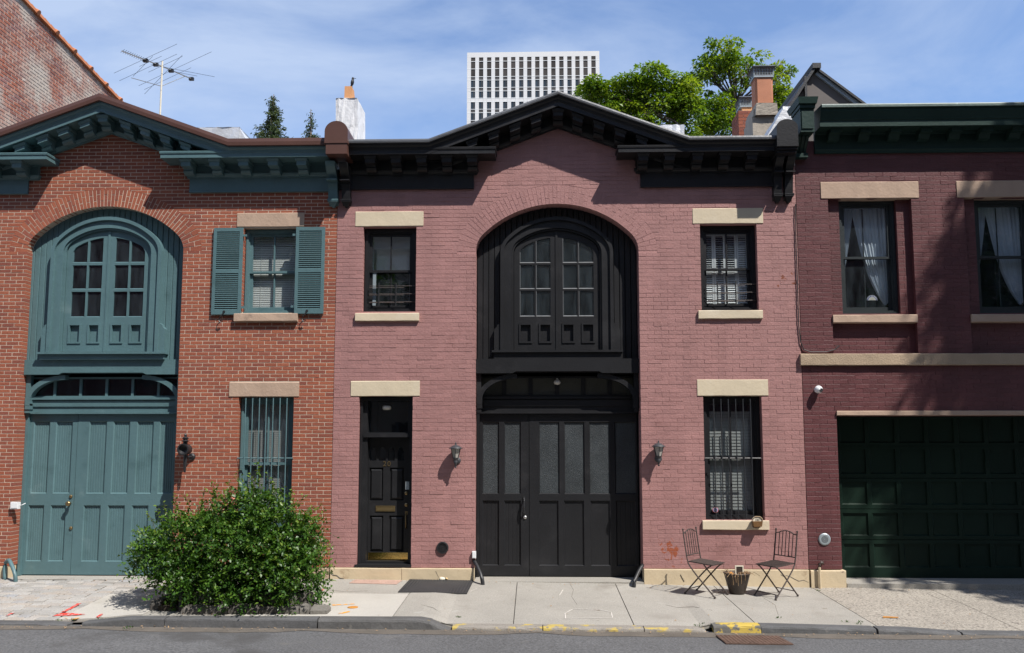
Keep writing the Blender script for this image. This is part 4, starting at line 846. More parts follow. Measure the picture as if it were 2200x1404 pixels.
for i, (a, b) in enumerate(NI):
    wx0, wx1 = WN[0]+pit*i, WN[1]+pit*i
    bw = MB().plate(rc(a-.02, b+.02, n_z0-.02, n_z1+.02), [rc(wx0, wx1, WN[2], WN[3])], .091, .30, back=True).build('niche_wall', 'dark_mortar', dark)
    bricks(bw, 'dark_brick', lambda z: (a, b), n_z0, n_z1, .0695, .228, .0055, [(WN[2], WN[3], lambda z: (wx0, wx1))], bev=.0022, dep=.012, y=.0886, off=.1, tseed=41+i, nobj=0, deep=.08)
    window(dark, wx0, wx1, WN[2], WN[3], 'dsash', .16, .075, glass='glass', back=curtains(), muntins=0)
    stone(dark, 'lintel', tuple(v+(pit*i if j < 2 else 0) for j, v in enumerate(rect(1763, 391, 1973, 427))), -.012, .2, 'sand', 110+i)
    stone(dark, 'window_sill', tuple(v+(pit*i if j < 2 else 0) for j, v in enumerate(rect(1789, 677, 1970, 694, .0))), -.03, .12, 'sand', 120+i)
wins = [o for o in dark.children if o.name.startswith('window') and not o.name.startswith('window_')]
mb = MB()
for wdw, i in zip(wins, range(3)):
    xm = (WN[0]+WN[1])/2+pit*i; mb = MB(); mb.box(xm-.008, xm+.008, .30, .31, WN[2]+.1, WN[3]-.1); mb.build('inner_mullion', 'dsash', wdw)
orn = plain('window_ornament', (X(1873, 638, .30), .30, Z(1873, 645, .30)), dark); ox, oz = X(1873, 638, .30), Z(1873, 646, .30)
mb = MB(); mb.prism_y([(ox+.085*math.cos(math.pi*i/16), oz+.085*math.sin(math.pi*i/16)) for i in range(17)], .29, .30); mb.build('fan_plate', 'white', orn)
mb = MB()
for i in range(9): a = math.pi*(i+.5)/9; mb.prism_y([(ox+rr*math.cos(a+da), oz+rr*math.sin(a+da)) for rr, da in ((.06, -.09), (.082, -.07), (.082, .07), (.06, .09))], .286, .2895)
mb.build('fan_rays', 'sticker_blue', orn)
mb = MB(); mb.prism_y([(ox+.045*math.cos(math.pi*i/12), oz+.004+.045*math.sin(math.pi*i/12)) for i in range(13)], .286, .2895); mb.build('fan_centre', 'ivory', orn)
bl = rect(1720, 760, 2200, 785, -.05)
for i in range(4): stone(dark, 'belt_stone', (bl[0]+i*1.9+.001, min(DX1, bl[0]+(i+1)*1.9)-.001, bl[2], bl[3]), -.06, .05, 'belt', 130+i, .004)
stone(dark, 'garage_lintel', (X(1797, 888), g_x1+.05, Z(1950, 893)-.002, Z(1950, 883)), -.03, .09, 'sand', 135, .002)
# cornice
cz = Z(1950, 328, -.04)
DP = [(.0, .0), (.04, .0), (.045, .03), (.06, .05), (.06, .065), (.04, .07), (.04, .30), (.06, .31), (.07, .335), (.315, .335), (.315, .43), (.33, .44), (.34, .47), (.37, .53), (.385, .56), (.39, .60), (.405, .60), (.405, .65), (.0, .68)]
mb = MB(); sweep(mb, DP, [(X(1756, 270, -.2), cz), (DX1, cz)]); co = mb.build('cornice', 'green', dark)
mb = MB(); sweep(mb, [(.0, .682), (.0, .651), (.408, .605), (.418, .61), (.418, .645), (.41, .662)], [(X(1757, 270, -.2), cz), (DX1, cz)]); mb.build('cornice_flashing', 'flash_green', co)
for i in range(13):
    x = X(1795, 300, -.2)+i*(X(1934, 300, -.2)-X(1869, 300, -.2)); mb = MB(); mb.prism_x([(.04, cz+.17), (.12, cz+.19), (.16, cz+.26), (.24, cz+.27), (.245, cz+.334), (.04, cz+.334)], x-.085, x+.085); mb.build('bracket', 'green', co)
e0, e1 = X(1714, 270, -.36), X(1752, 270, -.36); mb = MB()
mb.box(e0+.03, e1-.03, -.40, 0, cz+.22, cz+.60); mb.hexa([(e0-.0, -.46, cz+.66), (e1, -.46, cz+.66), (e1, .05, cz+.66), (e0, .05, cz+.66)], [(e0-.02, -.48, cz+.76), (e1+.02, -.48, cz+.76), (e1+.02, .1, cz+.76), (e0-.02, .1, cz+.76)]); mb.box(e0+.015, e1-.015, -.43, 0, cz+.60, cz+.659); mb.box(e0+.05, e1-.05, -.415, -.401, cz+.27, cz+.55)
for xo in (.06, .12, .18): mb.prism_x([(.0, cz-.02), (.09, cz-.02), (.13, cz+.06), (.26, cz+.19), (.27, cz+.219), (.0, cz+.219)], e0+xo-.018, e0+xo+.018)
mb.prism_x([(.0, cz-.02), (.07, cz-.02), (.11, cz+.06), (.23, cz+.19), (.24, cz+.215), (.0, cz+.215)], e0+.035, e0+.21); mb.box(e0+.02, e0+.225, -.12, 0, cz-.09, cz-.021); mb.build('cornice_end_block', 'green', dark)
shell(dark, DX0, DX1, 6.9, 'dark_mortar')
# garage door: rows and columns of sunk panels
yg = .50; gz0 = Z(1950, 1247, yg); gd = dark
MB().box(g_x0-.1, g_x1+.1, yg+.08, yg+.1, gz0, g_z1+.1).build('garage_door_back', 'garage', gd)
px_l = [1812, 1870.5, 1935, 2002, 2069, 2136, 2203, 2270, 2337]; ytop = [965, 1036, 1102, 1168]; rows_ = [(900, 952), (966, 1019), (1036, 1085), (1103, 1152), (1169, 1220)]
pc = X(1935, 1130, yg)-X(1870.5, 1130, yg); cpos = [X(1870.5, 1130, yg)+pc*i for i in range(-1, 8)]
secs = [Z(1950, 1247, yg), Z(1950, 1160, yg), Z(1950, 1094, yg), Z(1950, 1028, yg), Z(1950, 959, yg), Z(1950, 885, yg)]
for k in range(5):
    z0, z1 = secs[k], secs[k+1]; ry0, ry1 = rows_[4-k]; holes = []
    for c in cpos:
        a, b = c+.035, c+pc-.035
        a = max(a, g_x0+.04)
        if b > g_x1-.03: break
        holes.append(rc(a, b, Z(1950, ry1, yg), Z(1950, ry0, yg)))
    sec = MB().plate(rc(g_x0-.05, g_x1+.05, z0+.004, z1-.004), holes, yg, yg+.05).build('garage_door_section', 'garage', gd)
    for h in holes:
        q = MB(); t = .022; x0, x1, a, b = h[0][0], h[1][0], h[0][1], h[2][1]
        q.box(x0, x1, yg+.026, yg+.04, a, b)
        q.add([(x0, yg, a), (x1, yg, a), (x1-t, yg+.025, a+t), (x0+t, yg+.025, a+t)], [(0, 1, 2, 3)]); q.add([(x0, yg, a), (x0+t, yg+.025, a+t), (x0+t, yg+.025, b-t), (x0, yg, b)], [(0, 1, 2, 3)])
        q.build('panel', 'garage', sec)
MB().box(g_x0, g_x1, .302, .52, g_z1, g_z1+.3).build('garage_head', 'dark_mortar', dark); MB().box(g_x0-.3, g_x0, .092, .55, -.1, g_z1+.3).build('garage_jamb', 'dark_mortar', dark); MB().box(g_x1, g_x1+.3, .092, .55, -.1, g_z1+.3).build('garage_jamb', 'dark_mortar', dark)
MB().box(g_x0, g_x1, .091, .301, g_z1, g_z1+.3).build('garage_head', 'dark_mortar', dark)
MB().box(g_x0+.05, g_x1, -.06, .7, -.3, Z(1950, 1249, .2)).build('threshold', 'concrete', dark)
stone(dark, 'base_stone', (DX0+.01, X(1815, 1240), -.2, zb0-.01), -.06, .2, 'base', 141, .004); stone(dark, 'base_stone', (g_x1, DX1, -.3, zb0-.01), -.06, .2, 'base', 142, .004)
mb = MB(); vx, vz = X(1771, 1159), Z(1771, 1159); mb.lathe([(.092, 0), (.092, .012), (.082, .018), (.078, .02)], (vx, -.002, vz), 24, 'Y'); vg = mb.build('vent_grille', 'greymetal', dark)
mb = MB()
for rr, n in ((.016, 6), (.032, 12), (.047, 18)):
    for i in range(n): a = 2*math.pi*i/n; mb.lathe([(.0055, 0), (.0055, .002)], (vx+rr*math.cos(a), -.0225, vz+rr*math.sin(a)), 5, 'Y')
mb.build('vent_holes', 'iron', vg)

# ================================================================== GROUND
YK = -2.42                                              # kerb line
def zw(x): return float(np.interp(x, [-12, -8.3, -3.0, 1.0, 4.2, 4.8, 12], [.035, .03, .045, -.005, -.053, -.045, -.13]))
def zr(x): return -.174-.0043*x
KP = [(-14, .035), (-5.95, .035), (-5.55, .06), (-5.1, .11), (-2.6, .13), (-1.35, .135), (-1.12, .055), (2.12, .053), (2.18, .105), (2.75, .10), (4.6, .07), (5.1, .035), (14, .03)]
def zk(x): return zr(x)+float(np.interp(x, [a for a, _ in KP], [b for _, b in KP]))
def gz(x, y):
    t = min(1, max(0, -y/-YK)); return zw(x)*(1-t)+zk(x)*t
def kx(px, py=1350): return X(px, py, YK)
ground = MB().box(-400, 400, -400, 400, -1.2, -.62).build('ground', 'asphalt', None, kind='structure')
rb = MB(); nx, ny = 60, 30; V = []
for j in range(ny+1):
    y = YK-.02-(j/ny)**1.5*9.0
    for i in range(nx+1):
        x = -40+80*i/nx; V.append((x, y, zr(max(-14, min(14, x)))+.05*min(1, (-y+YK)/3.5)-.0*max(0, (-y-7))))
road_f = [(j*(nx+1)+i, (j+1)*(nx+1)+i, (j+1)*(nx+1)+i+1, j*(nx+1)+i+1) for j in range(ny) for i in range(nx)]
road = rb.add(V, road_f).build('road', 'asphalt', None, smooth=True, kind='structure')
MB().box(-40, 40, -30, -11.42, -.6, -.12).build('far_pavement', 'concrete', None, kind='structure')
# pavement: a bed, and slabs and setts laid on it
pv = MB(); xs = np.linspace(-14, 14, 113); ys = np.linspace(.45, YK, 13)
V = [(x, y, gz(x, y)-.02) for y in ys for x in xs]; n = len(xs)
pav = pv.add(V, [((j+1)*n+i, (j+1)*n+i+1, j*n+i+1, j*n+i) for j in range(len(ys)-1) for i in range(n-1)]).build('pavement', 'cobble_joint', None, kind='structure')
def slab(corners, mat, gap=.006, name='slab', lift=0.0, tint=None, res=.16, drop=.05):
    """corners: near-left, near-right, far-right, far-left (x, y); follows the fall of the pavement"""
    (ax, ay), (bx, by), (cx_, cy_), (dx_, dy_) = corners; nu = max(2, int(abs(bx-ax)/res)); nv = max(2, int(abs(dy_-ay)/res)); mb = MB(); V = []; F = []
    for j in range(nv+1):
        for i in range(nu+1):
            u, v = i/nu, j/nv; x = (ax*(1-u)+bx*u)*(1-v)+(dx_*(1-u)+cx_*u)*v; y = (ay*(1-u)+by*u)*(1-v)+(dy_*(1-u)+cy_*u)*v; e = 0
            if i == 0: x += gap
            if i == nu: x -= gap
            if j == 0: y += gap
            if j == nv: y -= gap
            V.append((x, y, gz(x, y)+lift-e))
    k = nu+1; F = [(j*k+i, j*k+i+1, (j+1)*k+i+1, (j+1)*k+i) for j in range(nv) for i in range(nu)]
    rim = [i for i in range(k)]+[j*k+nu for j in range(1, nv+1)]+[nv*k+i for i in range(nu-1, -1, -1)]+[j*k for j in range(nv-1, 0, -1)]
    o = len(V); V += [(V[i][0], V[i][1], V[i][2]-drop) for i in rim]; m_ = len(rim)
    F += [(rim[(i+1) % m_], rim[i], o+i, o+(i+1) % m_) for i in range(m_)]
    return mb.add(V, F, tint).build(name, mat, pav)
jx = [-1.78, -.26, 1.25, 2.75, 4.25]; YB = .0
slab([(-1.78, YK), (-.26, YK), (-.26, YB), (-1.78, YB)], 'concrete'); slab([(-.26, YK), (1.25, YK), (1.25, YB), (-.26, YB)], 'concrete')
slab([(1.25, YK), (2.75, YK), (2.75, YB), (1.25, YB)], 'concrete'); slab([(2.75, YK), (4.25, YK), (4.25, YB), (2.75, YB)], 'concrete')
ym = -1.06
slab([(-3.72, YK), (-1.78, YK), (-1.78, ym), (-3.72, ym)], 'concrete_new', lift=.003); slab([(-5.0, ym), (-1.78, ym), (-1.78, YB), (-5.0, YB)], 'concrete')
slab([(-5.0, YK), (-3.72, YK), (-3.72, ym), (-5.0, ym)], 'concrete')
slab([(4.25, YK), (6.02, YK), (6.02, YB), (4.25, YB)], 'aggregate'); slab([(6.02, YK), (8.2, YK), (8.2, YB), (6.02, YB)], 'aggregate', gap=.003); slab([(8.2, YK), (12.5, YK), (12.5, YB), (8.2, YB)], 'aggregate')
slab([(-6.12, YK+.08), (-5.0, YK+.08), (-5.0, -.98), (-6.12, -.98)], 'concrete_new', lift=.003); slab([(-5.95, -.97), (-5.0, -.97), (-5.0, YB), (-5.95, YB)], 'concrete')
rnd = random.Random(5); cnt = 0; kinds = {}; far = MB()
ch_, cl_ = .118, .222; nrow = int((-YK-.14)/ch_)
for r_ in range(nrow):
    y1 = -.11-r_*ch_; y0 = y1-ch_; lim = -5.96 if y0 > -.98 else -6.13
    x = lim
    while x > -12.5:
        L_ = cl_*rnd.uniform(.72, 1.3); x0 = x-L_; g = .009
        mb = MB(); t = rnd.random(); h = rnd.uniform(-.004, .006); e = .014; tl = [rnd.uniform(-.003, .003) for _ in range(4)]
        P4 = [(x0+g, y0+g), (x-g, y0+g), (x-g, y1-g), (x0+g, y1-g)]; I4 = [(x0+g+e, y0+g+e), (x-g-e, y0+g+e), (x-g-e, y1-g-e), (x0+g+e, y1-g-e)]
        v = [(p[0], p[1], gz(p[0], p[1])+h+.003+tl[i]) for i, p in enumerate(I4)]+[(p[0], p[1], gz(p[0], p[1])+h-.010) for p in P4]+[(p[0], p[1], gz(p[0], p[1])-.03) for p in P4]
        f = [(0, 1, 2, 3)]+[(4+i, 4+(i+1) % 4, (i+1) % 4, i) for i in range(4)]+[(8+i, 8+(i+1) % 4, 4+(i+1) % 4, 4+i) for i in range(4)]
        if x > -9.6 and cnt < 300: mb.add(v, f, t).build('sett', 'cobble', pav); cnt += 1
        else: far.add(v, f, t)
        x = x0
far.build('setts', 'cobble', pav, kind='stuff')
MB().add([(X(0, 1245)-3, -.11, gz(-8, -.1)+.0), (-5.96, -.11, gz(-6, -.1)+.0), (-5.96, .02, gz(-6, 0)+.002), (X(0, 1245)-3, .02, gz(-8, 0)+.002)], [(0, 1, 2, 3)]).build('threshold_strip', 'concrete', pav)
# kerb stones
kb = plain('kerb', (0, YK, zr(0))); kb['kind'] = 'structure'
def kerbstone(x0, x1, mat, wd=.15, round_=.025, lift=0.0, seed=0, ends=(0, 0)):
    rnd = random.Random(seed); n = max(3, int((x1-x0)/.12)); V = []; F = []
    for i in range(n+1):
        x = x0+(x1-x0)*i/n; h = zk(x)+lift; b = zr(x)-.06; j = lambda a=.005: rnd.uniform(-a, a); s_ = 0
        if ends[0] and i <= 1: s_ = ends[0]*(1-i*.7)
        if ends[1] and i >= n-1: s_ = ends[1]*(1-(n-i)*.7)
        h -= s_; r_ = min(round_, (h-b)*.5)
        V += [(x, YK+.02, h+.002), (x, YK-wd+r_+.01, h+j(.003)), (x, YK-wd+r_*.3+j(.003), h-r_*.35), (x, YK-wd+j(.003), h-r_+j(.003)), (x, YK-wd-.012+j(), b)]
    for i in range(n):
        for k in range(4): F.append((i*5+k, i*5+k+1, (i+1)*5+k+1, (i+1)*5+k))
    F += [tuple(range(5)), tuple(reversed(range(n*5, n*5+5)))]
    return MB().add(V, F).build('kerb_stone', mat, kb)
for i, (a, b, mt, kw) in enumerate([(-12.5, -9.4, 'kerb', {}), (-9.39, -6.9, 'kerb', {}), (-6.89, -5.86, 'kerb', dict(ends=(0, .02))), (-5.66, -4.62, 'kerb', dict(round_=.02)), (-4.61, kx(687), 'kerb', {}), (kx(690), kx(970), 'kerb_mark', dict(ends=(0, .05), round_=.035)), (kx(974), kx(1165), 'kerb_low', {}), (kx(1167), kx(1380), 'kerb_low', {}), (kx(1382), kx(1512), 'kerb_low', dict(ends=(0, .02))), (kx(1528), kx(1628), 'kerb_yellow', dict(ends=(.015, 0))), (kx(1629), kx(1872), 'kerb', dict(round_=.03)), (kx(1877), kx(2052), 'kerb', dict(round_=.03)), (kx(2056), kx(2330), 'kerb', {}), (kx(2333), 12, 'kerb', {})]):
    kerbstone(a, b, mt, seed=i+3, **kw)
gp = MB(); n = 60; V = []
for i in range(n+1):
    x = -9+16*i/n; V += [(x, YK-.14, zr(x)+.012), (x, YK-.20-.16*abs(math.sin(x*1.1+.6*math.sin(x*2.3)))-.05*random.random(), zr(x)+.009)]
gp.add(V, [(2*i+1, 2*i+3, 2*i+2, 2*i) for i in range(n)]).build('gutter', 'gutter', None, kind='structure')
# paint marks, caps, plates and mats on the ground
def ground_pt(px, py):
    d = FW+RT*((px-PW/2)/FPX)+UP*((PPY-py)/FPX); y = CAM.y+d.y*(zr(3)-CAM.z)/d.z
    if y < YK-.16: return X(px, py, y), y
    y = -1.0
    for _ in range(30):
        x = X(px, py, y); d = FW+RT*((px-PW/2)/FPX)+UP*((PPY-py)/FPX); z = gz(x, y) if y > YK else zr(x)
        t = (z-CAM.z)/d.z; y = CAM.y+d.y*t
    return X(px, py, y), y
def mark(pxs, mat, name, lift=.006):
    poly = [ground_pt(*p) for p in pxs]; return MB().add([(x, y, (gz(x, y) if y > YK else zr(x)+.01)+lift) for x, y in poly], [tuple(range(len(poly)))]).build(name, mat, pav)
mark([(112, 1326), (131, 1319), (150, 1319), (185, 1322), (150, 1325)], 'paint_red', 'paint_mark', .012); mark([(131, 1317), (150, 1308), (165, 1299), (175, 1298), (160, 1307), (142, 1316)], 'paint_red', 'paint_mark', .012); mark([(12, 1325), (28, 1317), (33, 1318), (18, 1325)], 'paint_red', 'paint_mark', .012); mark([(206, 1328), (216, 1321), (222, 1321), (212, 1329)], 'paint_red', 'paint_mark', .012)
mark([(150, 1340), (162, 1333), (173, 1329), (160, 1338)], 'paint_orange', 'paint_mark', .012); mark([(137, 1336), (147, 1333), (142, 1337)], 'paint_orange', 'paint_mark', .012)
mark([(727, 1319), (750, 1314), (752, 1316), (735, 1320)], 'paint_orange', 'paint_mark'); mark([(712, 1325), (760, 1323), (762, 1324), (715, 1327)], 'paint_orange', 'paint_mark')
for a, b in (((1214, 1318), (1215, 1330)), ((1215, 1330), (1316, 1328)), ((1316, 1328), (1313, 1316)), ((1215, 1318), (1232, 1309)), ((1232, 1309), (1290, 1311)), ((1290, 1311), (1313, 1316)), ((1010, 1272), (1024, 1266)), ((1210, 1268), (1202, 1280))):
    p, q = ground_pt(*a), ground_pt(*b); d = Vector((q[0]-p[0], q[1]-p[1])).normalized(); nn = Vector((-d.y, d.x))*.006
    pts_ = [(p[0]-nn.x, p[1]-nn.y), (q[0]-nn.x, q[1]-nn.y), (q[0]+nn.x, q[1]+nn.y), (p[0]+nn.x, p[1]+nn.y)]; MB().add([(x, y, gz(x, y)+.005) for x, y in pts_], [(0, 1, 2, 3)]).build('chalk_line', 'chalk', pav)
x, y = ground_pt(758, 1306); mb = MB(); mb.lathe([(.07, 0), (.07, .006), (.05, .008)], (0, 0, 0), 18); o = thing('valve_cap', (x, y, gz(x, y)+.003), 'round rusty orange valve cover set in the pale pavement slab', 'valve cover'); local('cover', mb, 'orange_cap', o)
for pl in ([(1225, 1256), (1232, 1268), (1228, 1282), (1240, 1300)], [(1430, 1300), (1455, 1306), (1490, 1304), (1530, 1312)], [(905, 1300), (930, 1306), (948, 1318)], [(1990, 1275), (2020, 1288), (2060, 1296)], [(705, 1268), (742, 1272), (790, 1270)], [(295, 1290), (310, 1302), (305, 1318)], [(1640, 1285), (1665, 1300), (1672, 1322)]):
    q = [ground_pt(*p) for p in pl]; MB().tube([(x, y, gz(x, y)+.0005) for x, y in q], .0022, 4).build('crack', 'gutter', pav)
def flat_thing(name, quad, th, mat, label, cat, ribs=0, base_=None):
    pts4 = [ground_pt(*q) for q in quad]; cx_ = sum(p[0] for p in pts4)/4; cy_ = sum(p[1] for p in pts4)/4; cz_ = gz(cx_, cy_) if cy_ > YK else zr(cx_)+.012
    G = lambda x, y: (gz(x, y) if y > YK else zr(x)+.012)
    o = thing(name, (cx_, cy_, cz_), label, cat); b = [(p[0]-cx_, p[1]-cy_, G(*p)-cz_+.002) for p in pts4]; t = [(p[0], p[1], p[2]+th) for p in b]
    local('plate' if mat == 'rust_plate' else 'sheet', MB().hexa(b, t), mat, o)
    if ribs:
        mb = MB(); B = [Vector(p) for p in t]
        for i in range(ribs):
            u0, u1 = (i+.25)/ribs, (i+.75)/ribs; a, c, d, e = B[0].lerp(B[1], u0), B[0].lerp(B[1], u1), B[3].lerp(B[2], u1), B[3].lerp(B[2], u0); up = Vector((0, 0, .004))
            mb.hexa([a, c, d, e], [a+up, c+up, d+up, e+up])
            a, c, d, e = B[0].lerp(B[3], u0), B[1].lerp(B[2], u0), B[1].lerp(B[2], u1), B[0].lerp(B[3], u1); mb.hexa([a, c, d, e], [a+up*.7, c+up*.7, d+up*.7, e+up*.7])
        local('ribs', mb, mat, o)
    return o
flat_thing('doormat', [(855, 1274), (1003, 1277.5), (1017, 1249.5), (880, 1247)], .012, 'mat_black', 'large black ribbed rubber mat lying on the pavement against the cream base', 'doormat', 22)
flat_thing('paver_slab', [(750, 1254), (852, 1256.5), (864, 1248), (763, 1246.5)], .006, 'mat_pink', 'flat pinkish brick slab in the pavement below the front door', 'paving slab')
flat_thing('manhole_cover', [(1560, 1388), (1705, 1389), (1672, 1371), (1538, 1370)], .010, 'rust_plate', 'rusty ribbed utility plate set in the road by the yellow kerb', 'utility cover', 16)
x, y = ground_pt(951, 1247.5); o = thing('broken_bulb', (x, y-.03, gz(x, y)+.028), 'small white broken light fitting lying on the black mat', 'litter')
mb = MB(); mb.lathe([(.012, -.045), (.028, -.03), (.03, .0), (.02, .03), (.01, .045)], (0, 0, 0), 10, 'X'); local('fitting', mb, 'ivory', o); mb = MB(); mb.lathe([(.014, .045), (.022, .06), (.015, .08)], (0, 0, 0), 8, 'X'); local('cap', mb, 'brass_dull', o)
x, y = ground_pt(1913, 1328); o = thing('pencil_wrapper', (x, y, gz(x, y)+.006), 'small orange paper scrap lying on the pebbly concrete', 'litter'); mb = MB(); mb.hexa([(-.10, -.018, 0), (.09, -.03, 0), (.10, .0, 0), (-.09, .02, 0)], [(-.10, -.016, .008), (.09, -.028, .012), (.10, .0, .008), (-.09, .018, .012)]); local('scrap', mb, 'orange_cap', o)

# ================================================================== WALL-MOUNTED THINGS
def wall_lantern(x, z, label):
    o = thing('wall_lantern', (x, 0, z), label, 'wall lamp', 'black lanterns beside the carriage doors')
    mb = MB(); mb.lathe([(.058, -.002), (.058, .012), (.045, .024), (.02, .035)], (.012, 0, -.075), 18, 'Y'); mb.tube([(.012, -.03, -.075), (.0, -.09, -.085), (0, -.13, -.06)], .014, 8); local('bracket', mb, 'lamp_iron', o)
    c = (0, -.13, 0)
    mb = MB(); mb.lathe([(.012, -.185), (.018, -.175), (.008, -.16), (.014, -.15), (.022, -.12), (.034, -.09), (.028, -.083), (.035, -.06), (.046, -.035), (.05, -.03)], c, 12); local('stem', mb, 'lamp_iron', o, True)
    mb = MB(); n = 6
    for i in range(n):
        a = 2*math.pi*(i+.5)/n; mb.tube([(c[0]+.046*math.cos(a), c[1]+.046*math.sin(a), -.03), (c[0]+.083*math.cos(a), c[1]+.083*math.sin(a), .115)], .005, 5)
    local('frame', mb, 'lamp_iron', o)
    mb = MB(); mb.lathe([(.043, -.028), (.08, .113)], c, 6, cap=False); local('glass', mb, 'frost', o)
    mb = MB(); mb.lathe([(.109, .112), (.110, .118), (.085, .135), (.05, .158), (.02, .168), (.012, .172), (.016, .182), (.008, .196), (.011, .203), (.004, .212)], c, 12); local('cap', mb, 'lamp_iron', o, True)
    return o
zl_ = Z(979, 980, -.13)
wall_lantern(X(979, 980, -.13), zl_, 'black wall lantern on pink brick between the number 20 door and the carriage doors')
wall_lantern(X(1415, 975, -.13), Z(1415, 976, -.13), 'black wall lantern on pink brick right of the carriage doors by the barred window')
sx, sz = X(397, 966, -.16), Z(397, 966, -.16)
o = thing('carriage_lamp', (sx, 0, sz), 'black round carriage lamp on red brick beside the teal doors', 'wall lamp')
mb = MB(); mb.lathe([(.055, -.002), (.055, .02), (.03, .035)], (.055, 0, -.115), 16, 'Y'); mb.tube([(.055, -.03, -.115), (.03, -.10, -.12), (0, -.13, -.09)], .016, 8); local('bracket', mb, 'iron', o)
mb = MB(); mb.lathe([(.082, .07), (.085, .22), (.092, .225), (.092, .235), (.070, .235), (.068, .20), (.02, .18)], (0, 0, 0), 22, 'Y', cap=True); local('lamp_body', mb, 'iron', o, False)
mb = MB(); mb.lathe([(.035, .075), (.035, .12), (.075, .13), (.04, .145), (.03, .155), (.055, .175), (.02, .195), (.02, .215), (.024, .225), (.01, .245)], (0, -.15, 0), 12); local('chimney', mb, 'iron', o)
mb = MB(); mb.lathe([(.014, -.36), (.018, -.33), (.026, -.2), (.028, -.09)], (0, -.13, .0), 10); local('spike', mb, 'iron', o)
o = thing('security_camera', (X(1755, 838), 0, Z(1755, 838)), 'small white dome security camera on the maroon brick', 'security camera')
mb = MB(); mb.lathe([(.05, -.002), (.05, .02), (.035, .03)], (.005, 0, .0), 16, 'Y'); local('mount', mb, 'plastic', o); mb = MB()
mb.lathe([(.062*math.sin(math.pi*i/10)+.0005, -.062*math.cos(math.pi*i/10)) for i in range(11)], (0, -.075, -.0), 16, 'Y'); local('dome', mb, 'plastic', o, True)
mb = MB(); mb.lathe([(.03, 0), (.03, .012), (.02, .014)], (.02, -.122, -.012), 14, 'Y'); local('lens', mb, 'iron', o)
def hoop(pts, label, mat, r=.03):
    o = thing('wheel_guard', pts[0], label, 'wheel guard', 'bent iron guards at the carriage door corners'); b = Vector(pts[0]); mb = MB()
    P_ = [Vector(p) for p in pts]; S_ = []
    for i in range(len(P_)-1):
        for k in range(4): S_.append(P_[i].lerp(P_[i+1], k/4))
    S_.append(P_[-1])
    for _ in range(3): S_ = [S_[0]]+[(S_[i-1]+S_[i]*2+S_[i+1])/4 for i in range(1, len(S_)-1)]+[S_[-1]]
    mb.tube([p-b for p in S_], r, 8); local('bar', mb, mat, o, True); return o
gz0 = gz(-.9, -.2)
hoop([(X(1038, 1250, -.22), -.25, gz0-.03), (X(1036, 1235, -.22), -.24, gz0+.10), (X(1026, 1213, -.1), -.10, gz0+.24), (X(1017, 1204, 0), .02, gz0+.33)], 'black bent pipe guard at the left foot of the black carriage doors', 'iron')
gz0 = gz(1.6, -.2)
hoop([(X(1361, 1253, -.22), -.25, gz0-.03), (X(1362, 1238, -.22), -.24, gz0+.08), (X(1371, 1222, -.1), -.10, gz0+.20), (X(1381, 1212, 0), .02, gz0+.29)], 'black bent pipe guard at the right foot of the black carriage doors', 'iron')
gz0 = gz(-8.2, -.2)
o = hoop([(X(38, 1240, -.22), -.26, gz0-.03), (X(37, 1222, -.22), -.26, gz0+.12), (X(28, 1201, -.1), -.16, gz0+.28), (X(19, 1197, -.1), -.10, gz0+.31), (X(14, 1206, 0), -.05, gz0+.24), (X(20, 1240, -.0), -.10, gz0-.02)], 'teal bent double pipe guard at the foot of the teal doors', 'teal')
mb = MB(); a0, a1, c0, c1 = rect(1014, 1185, 1023, 1200, -.04); o = thing('junction_box', ((a0+a1)/2, 0, c0), 'small white junction box on the pink brick corner by the black doors', 'junction box'); local('box', MB().box(-.03, .03, -.05, 0, 0, c1-c0), 'plastic', o); local('lid', MB().box(-.024, .024, -.056, -.0505, .01, c1-c0-.01), 'plastic', o)
o = thing('standpipe', (X(1762, 1240, -.08), -.10, gz(4.4, -.1)), 'short bent pipe standing on the cream base stone by the garage', 'pipe'); zt = Z(1762, 1216, -.1)-gz(4.4, -.1)
local('pipe', MB().tube([(-.01, 0, -.03), (-.012, -.0, zt-.02)], .020, 8), 'base', o); local('elbow', MB().tube([(-.012, 0, zt-.02), (-.012, 0, zt+.03), (.02, .01, zt+.05), (.05, .03, zt+.045), (.06, .08, zt+.02)], .019, 8), 'rust_iron', o, True)
cb = [(1708, 440), (1709, 520), (1712, 600), (1715, 700), (1719, 735), (1726, 752), (1740, 757), (1775, 757), (1792, 752), (1802, 744)]
o = thing('wall_cable', (X(1715, 600), 0, Z(1715, 600)), 'thin black cable running down the joint of pink and maroon brick', 'cable'); local('cable', MB().tube([(X(*p)-X(1715, 600), -.02, Z(*p)-Z(1715, 600)) for p in cb], .0085, 5), 'lead', o)
# box on the sill
bx, bz = X(1625, 1124, -.06), r_lr[2]+.005
o = thing('sill_box', (bx, -.075, bz-.06), 'small brown wooden house shaped box hanging over the barred window sill', 'wooden box')
mb = MB(); mb.hexa([(-.06, -.075, -.03), (.06, -.075, -.03), (.06, .02, -.03), (-.06, .02, -.03)], [(-.072, -.085, .05), (.072, -.085, .05), (.072, .03, .05), (-.072, .03, .05)]); local('body', mb, 'wood', o)
mb = MB(); mb.prism_y([(-.068, .051), (.068, .051), (.068, .085), (.035, .115), (-.035, .115), (-.068, .085)], -.055, .0); local('gable', mb, 'ivory', o)
mb = MB()
for i in (-1, 0, 1): mb.box(i*.022-.005, i*.022+.005, -.058, -.0551, .058, .085)
local('slots', mb, 'iron', o); local('rope_rim', MB().tube([(-.075, -.06, .052), (-.07, -.06, .09), (-.036, -.06, .121), (.036, -.06, .121), (.07, -.06, .09), (.075, -.06, .052)], .008, 5), 'rope', o)
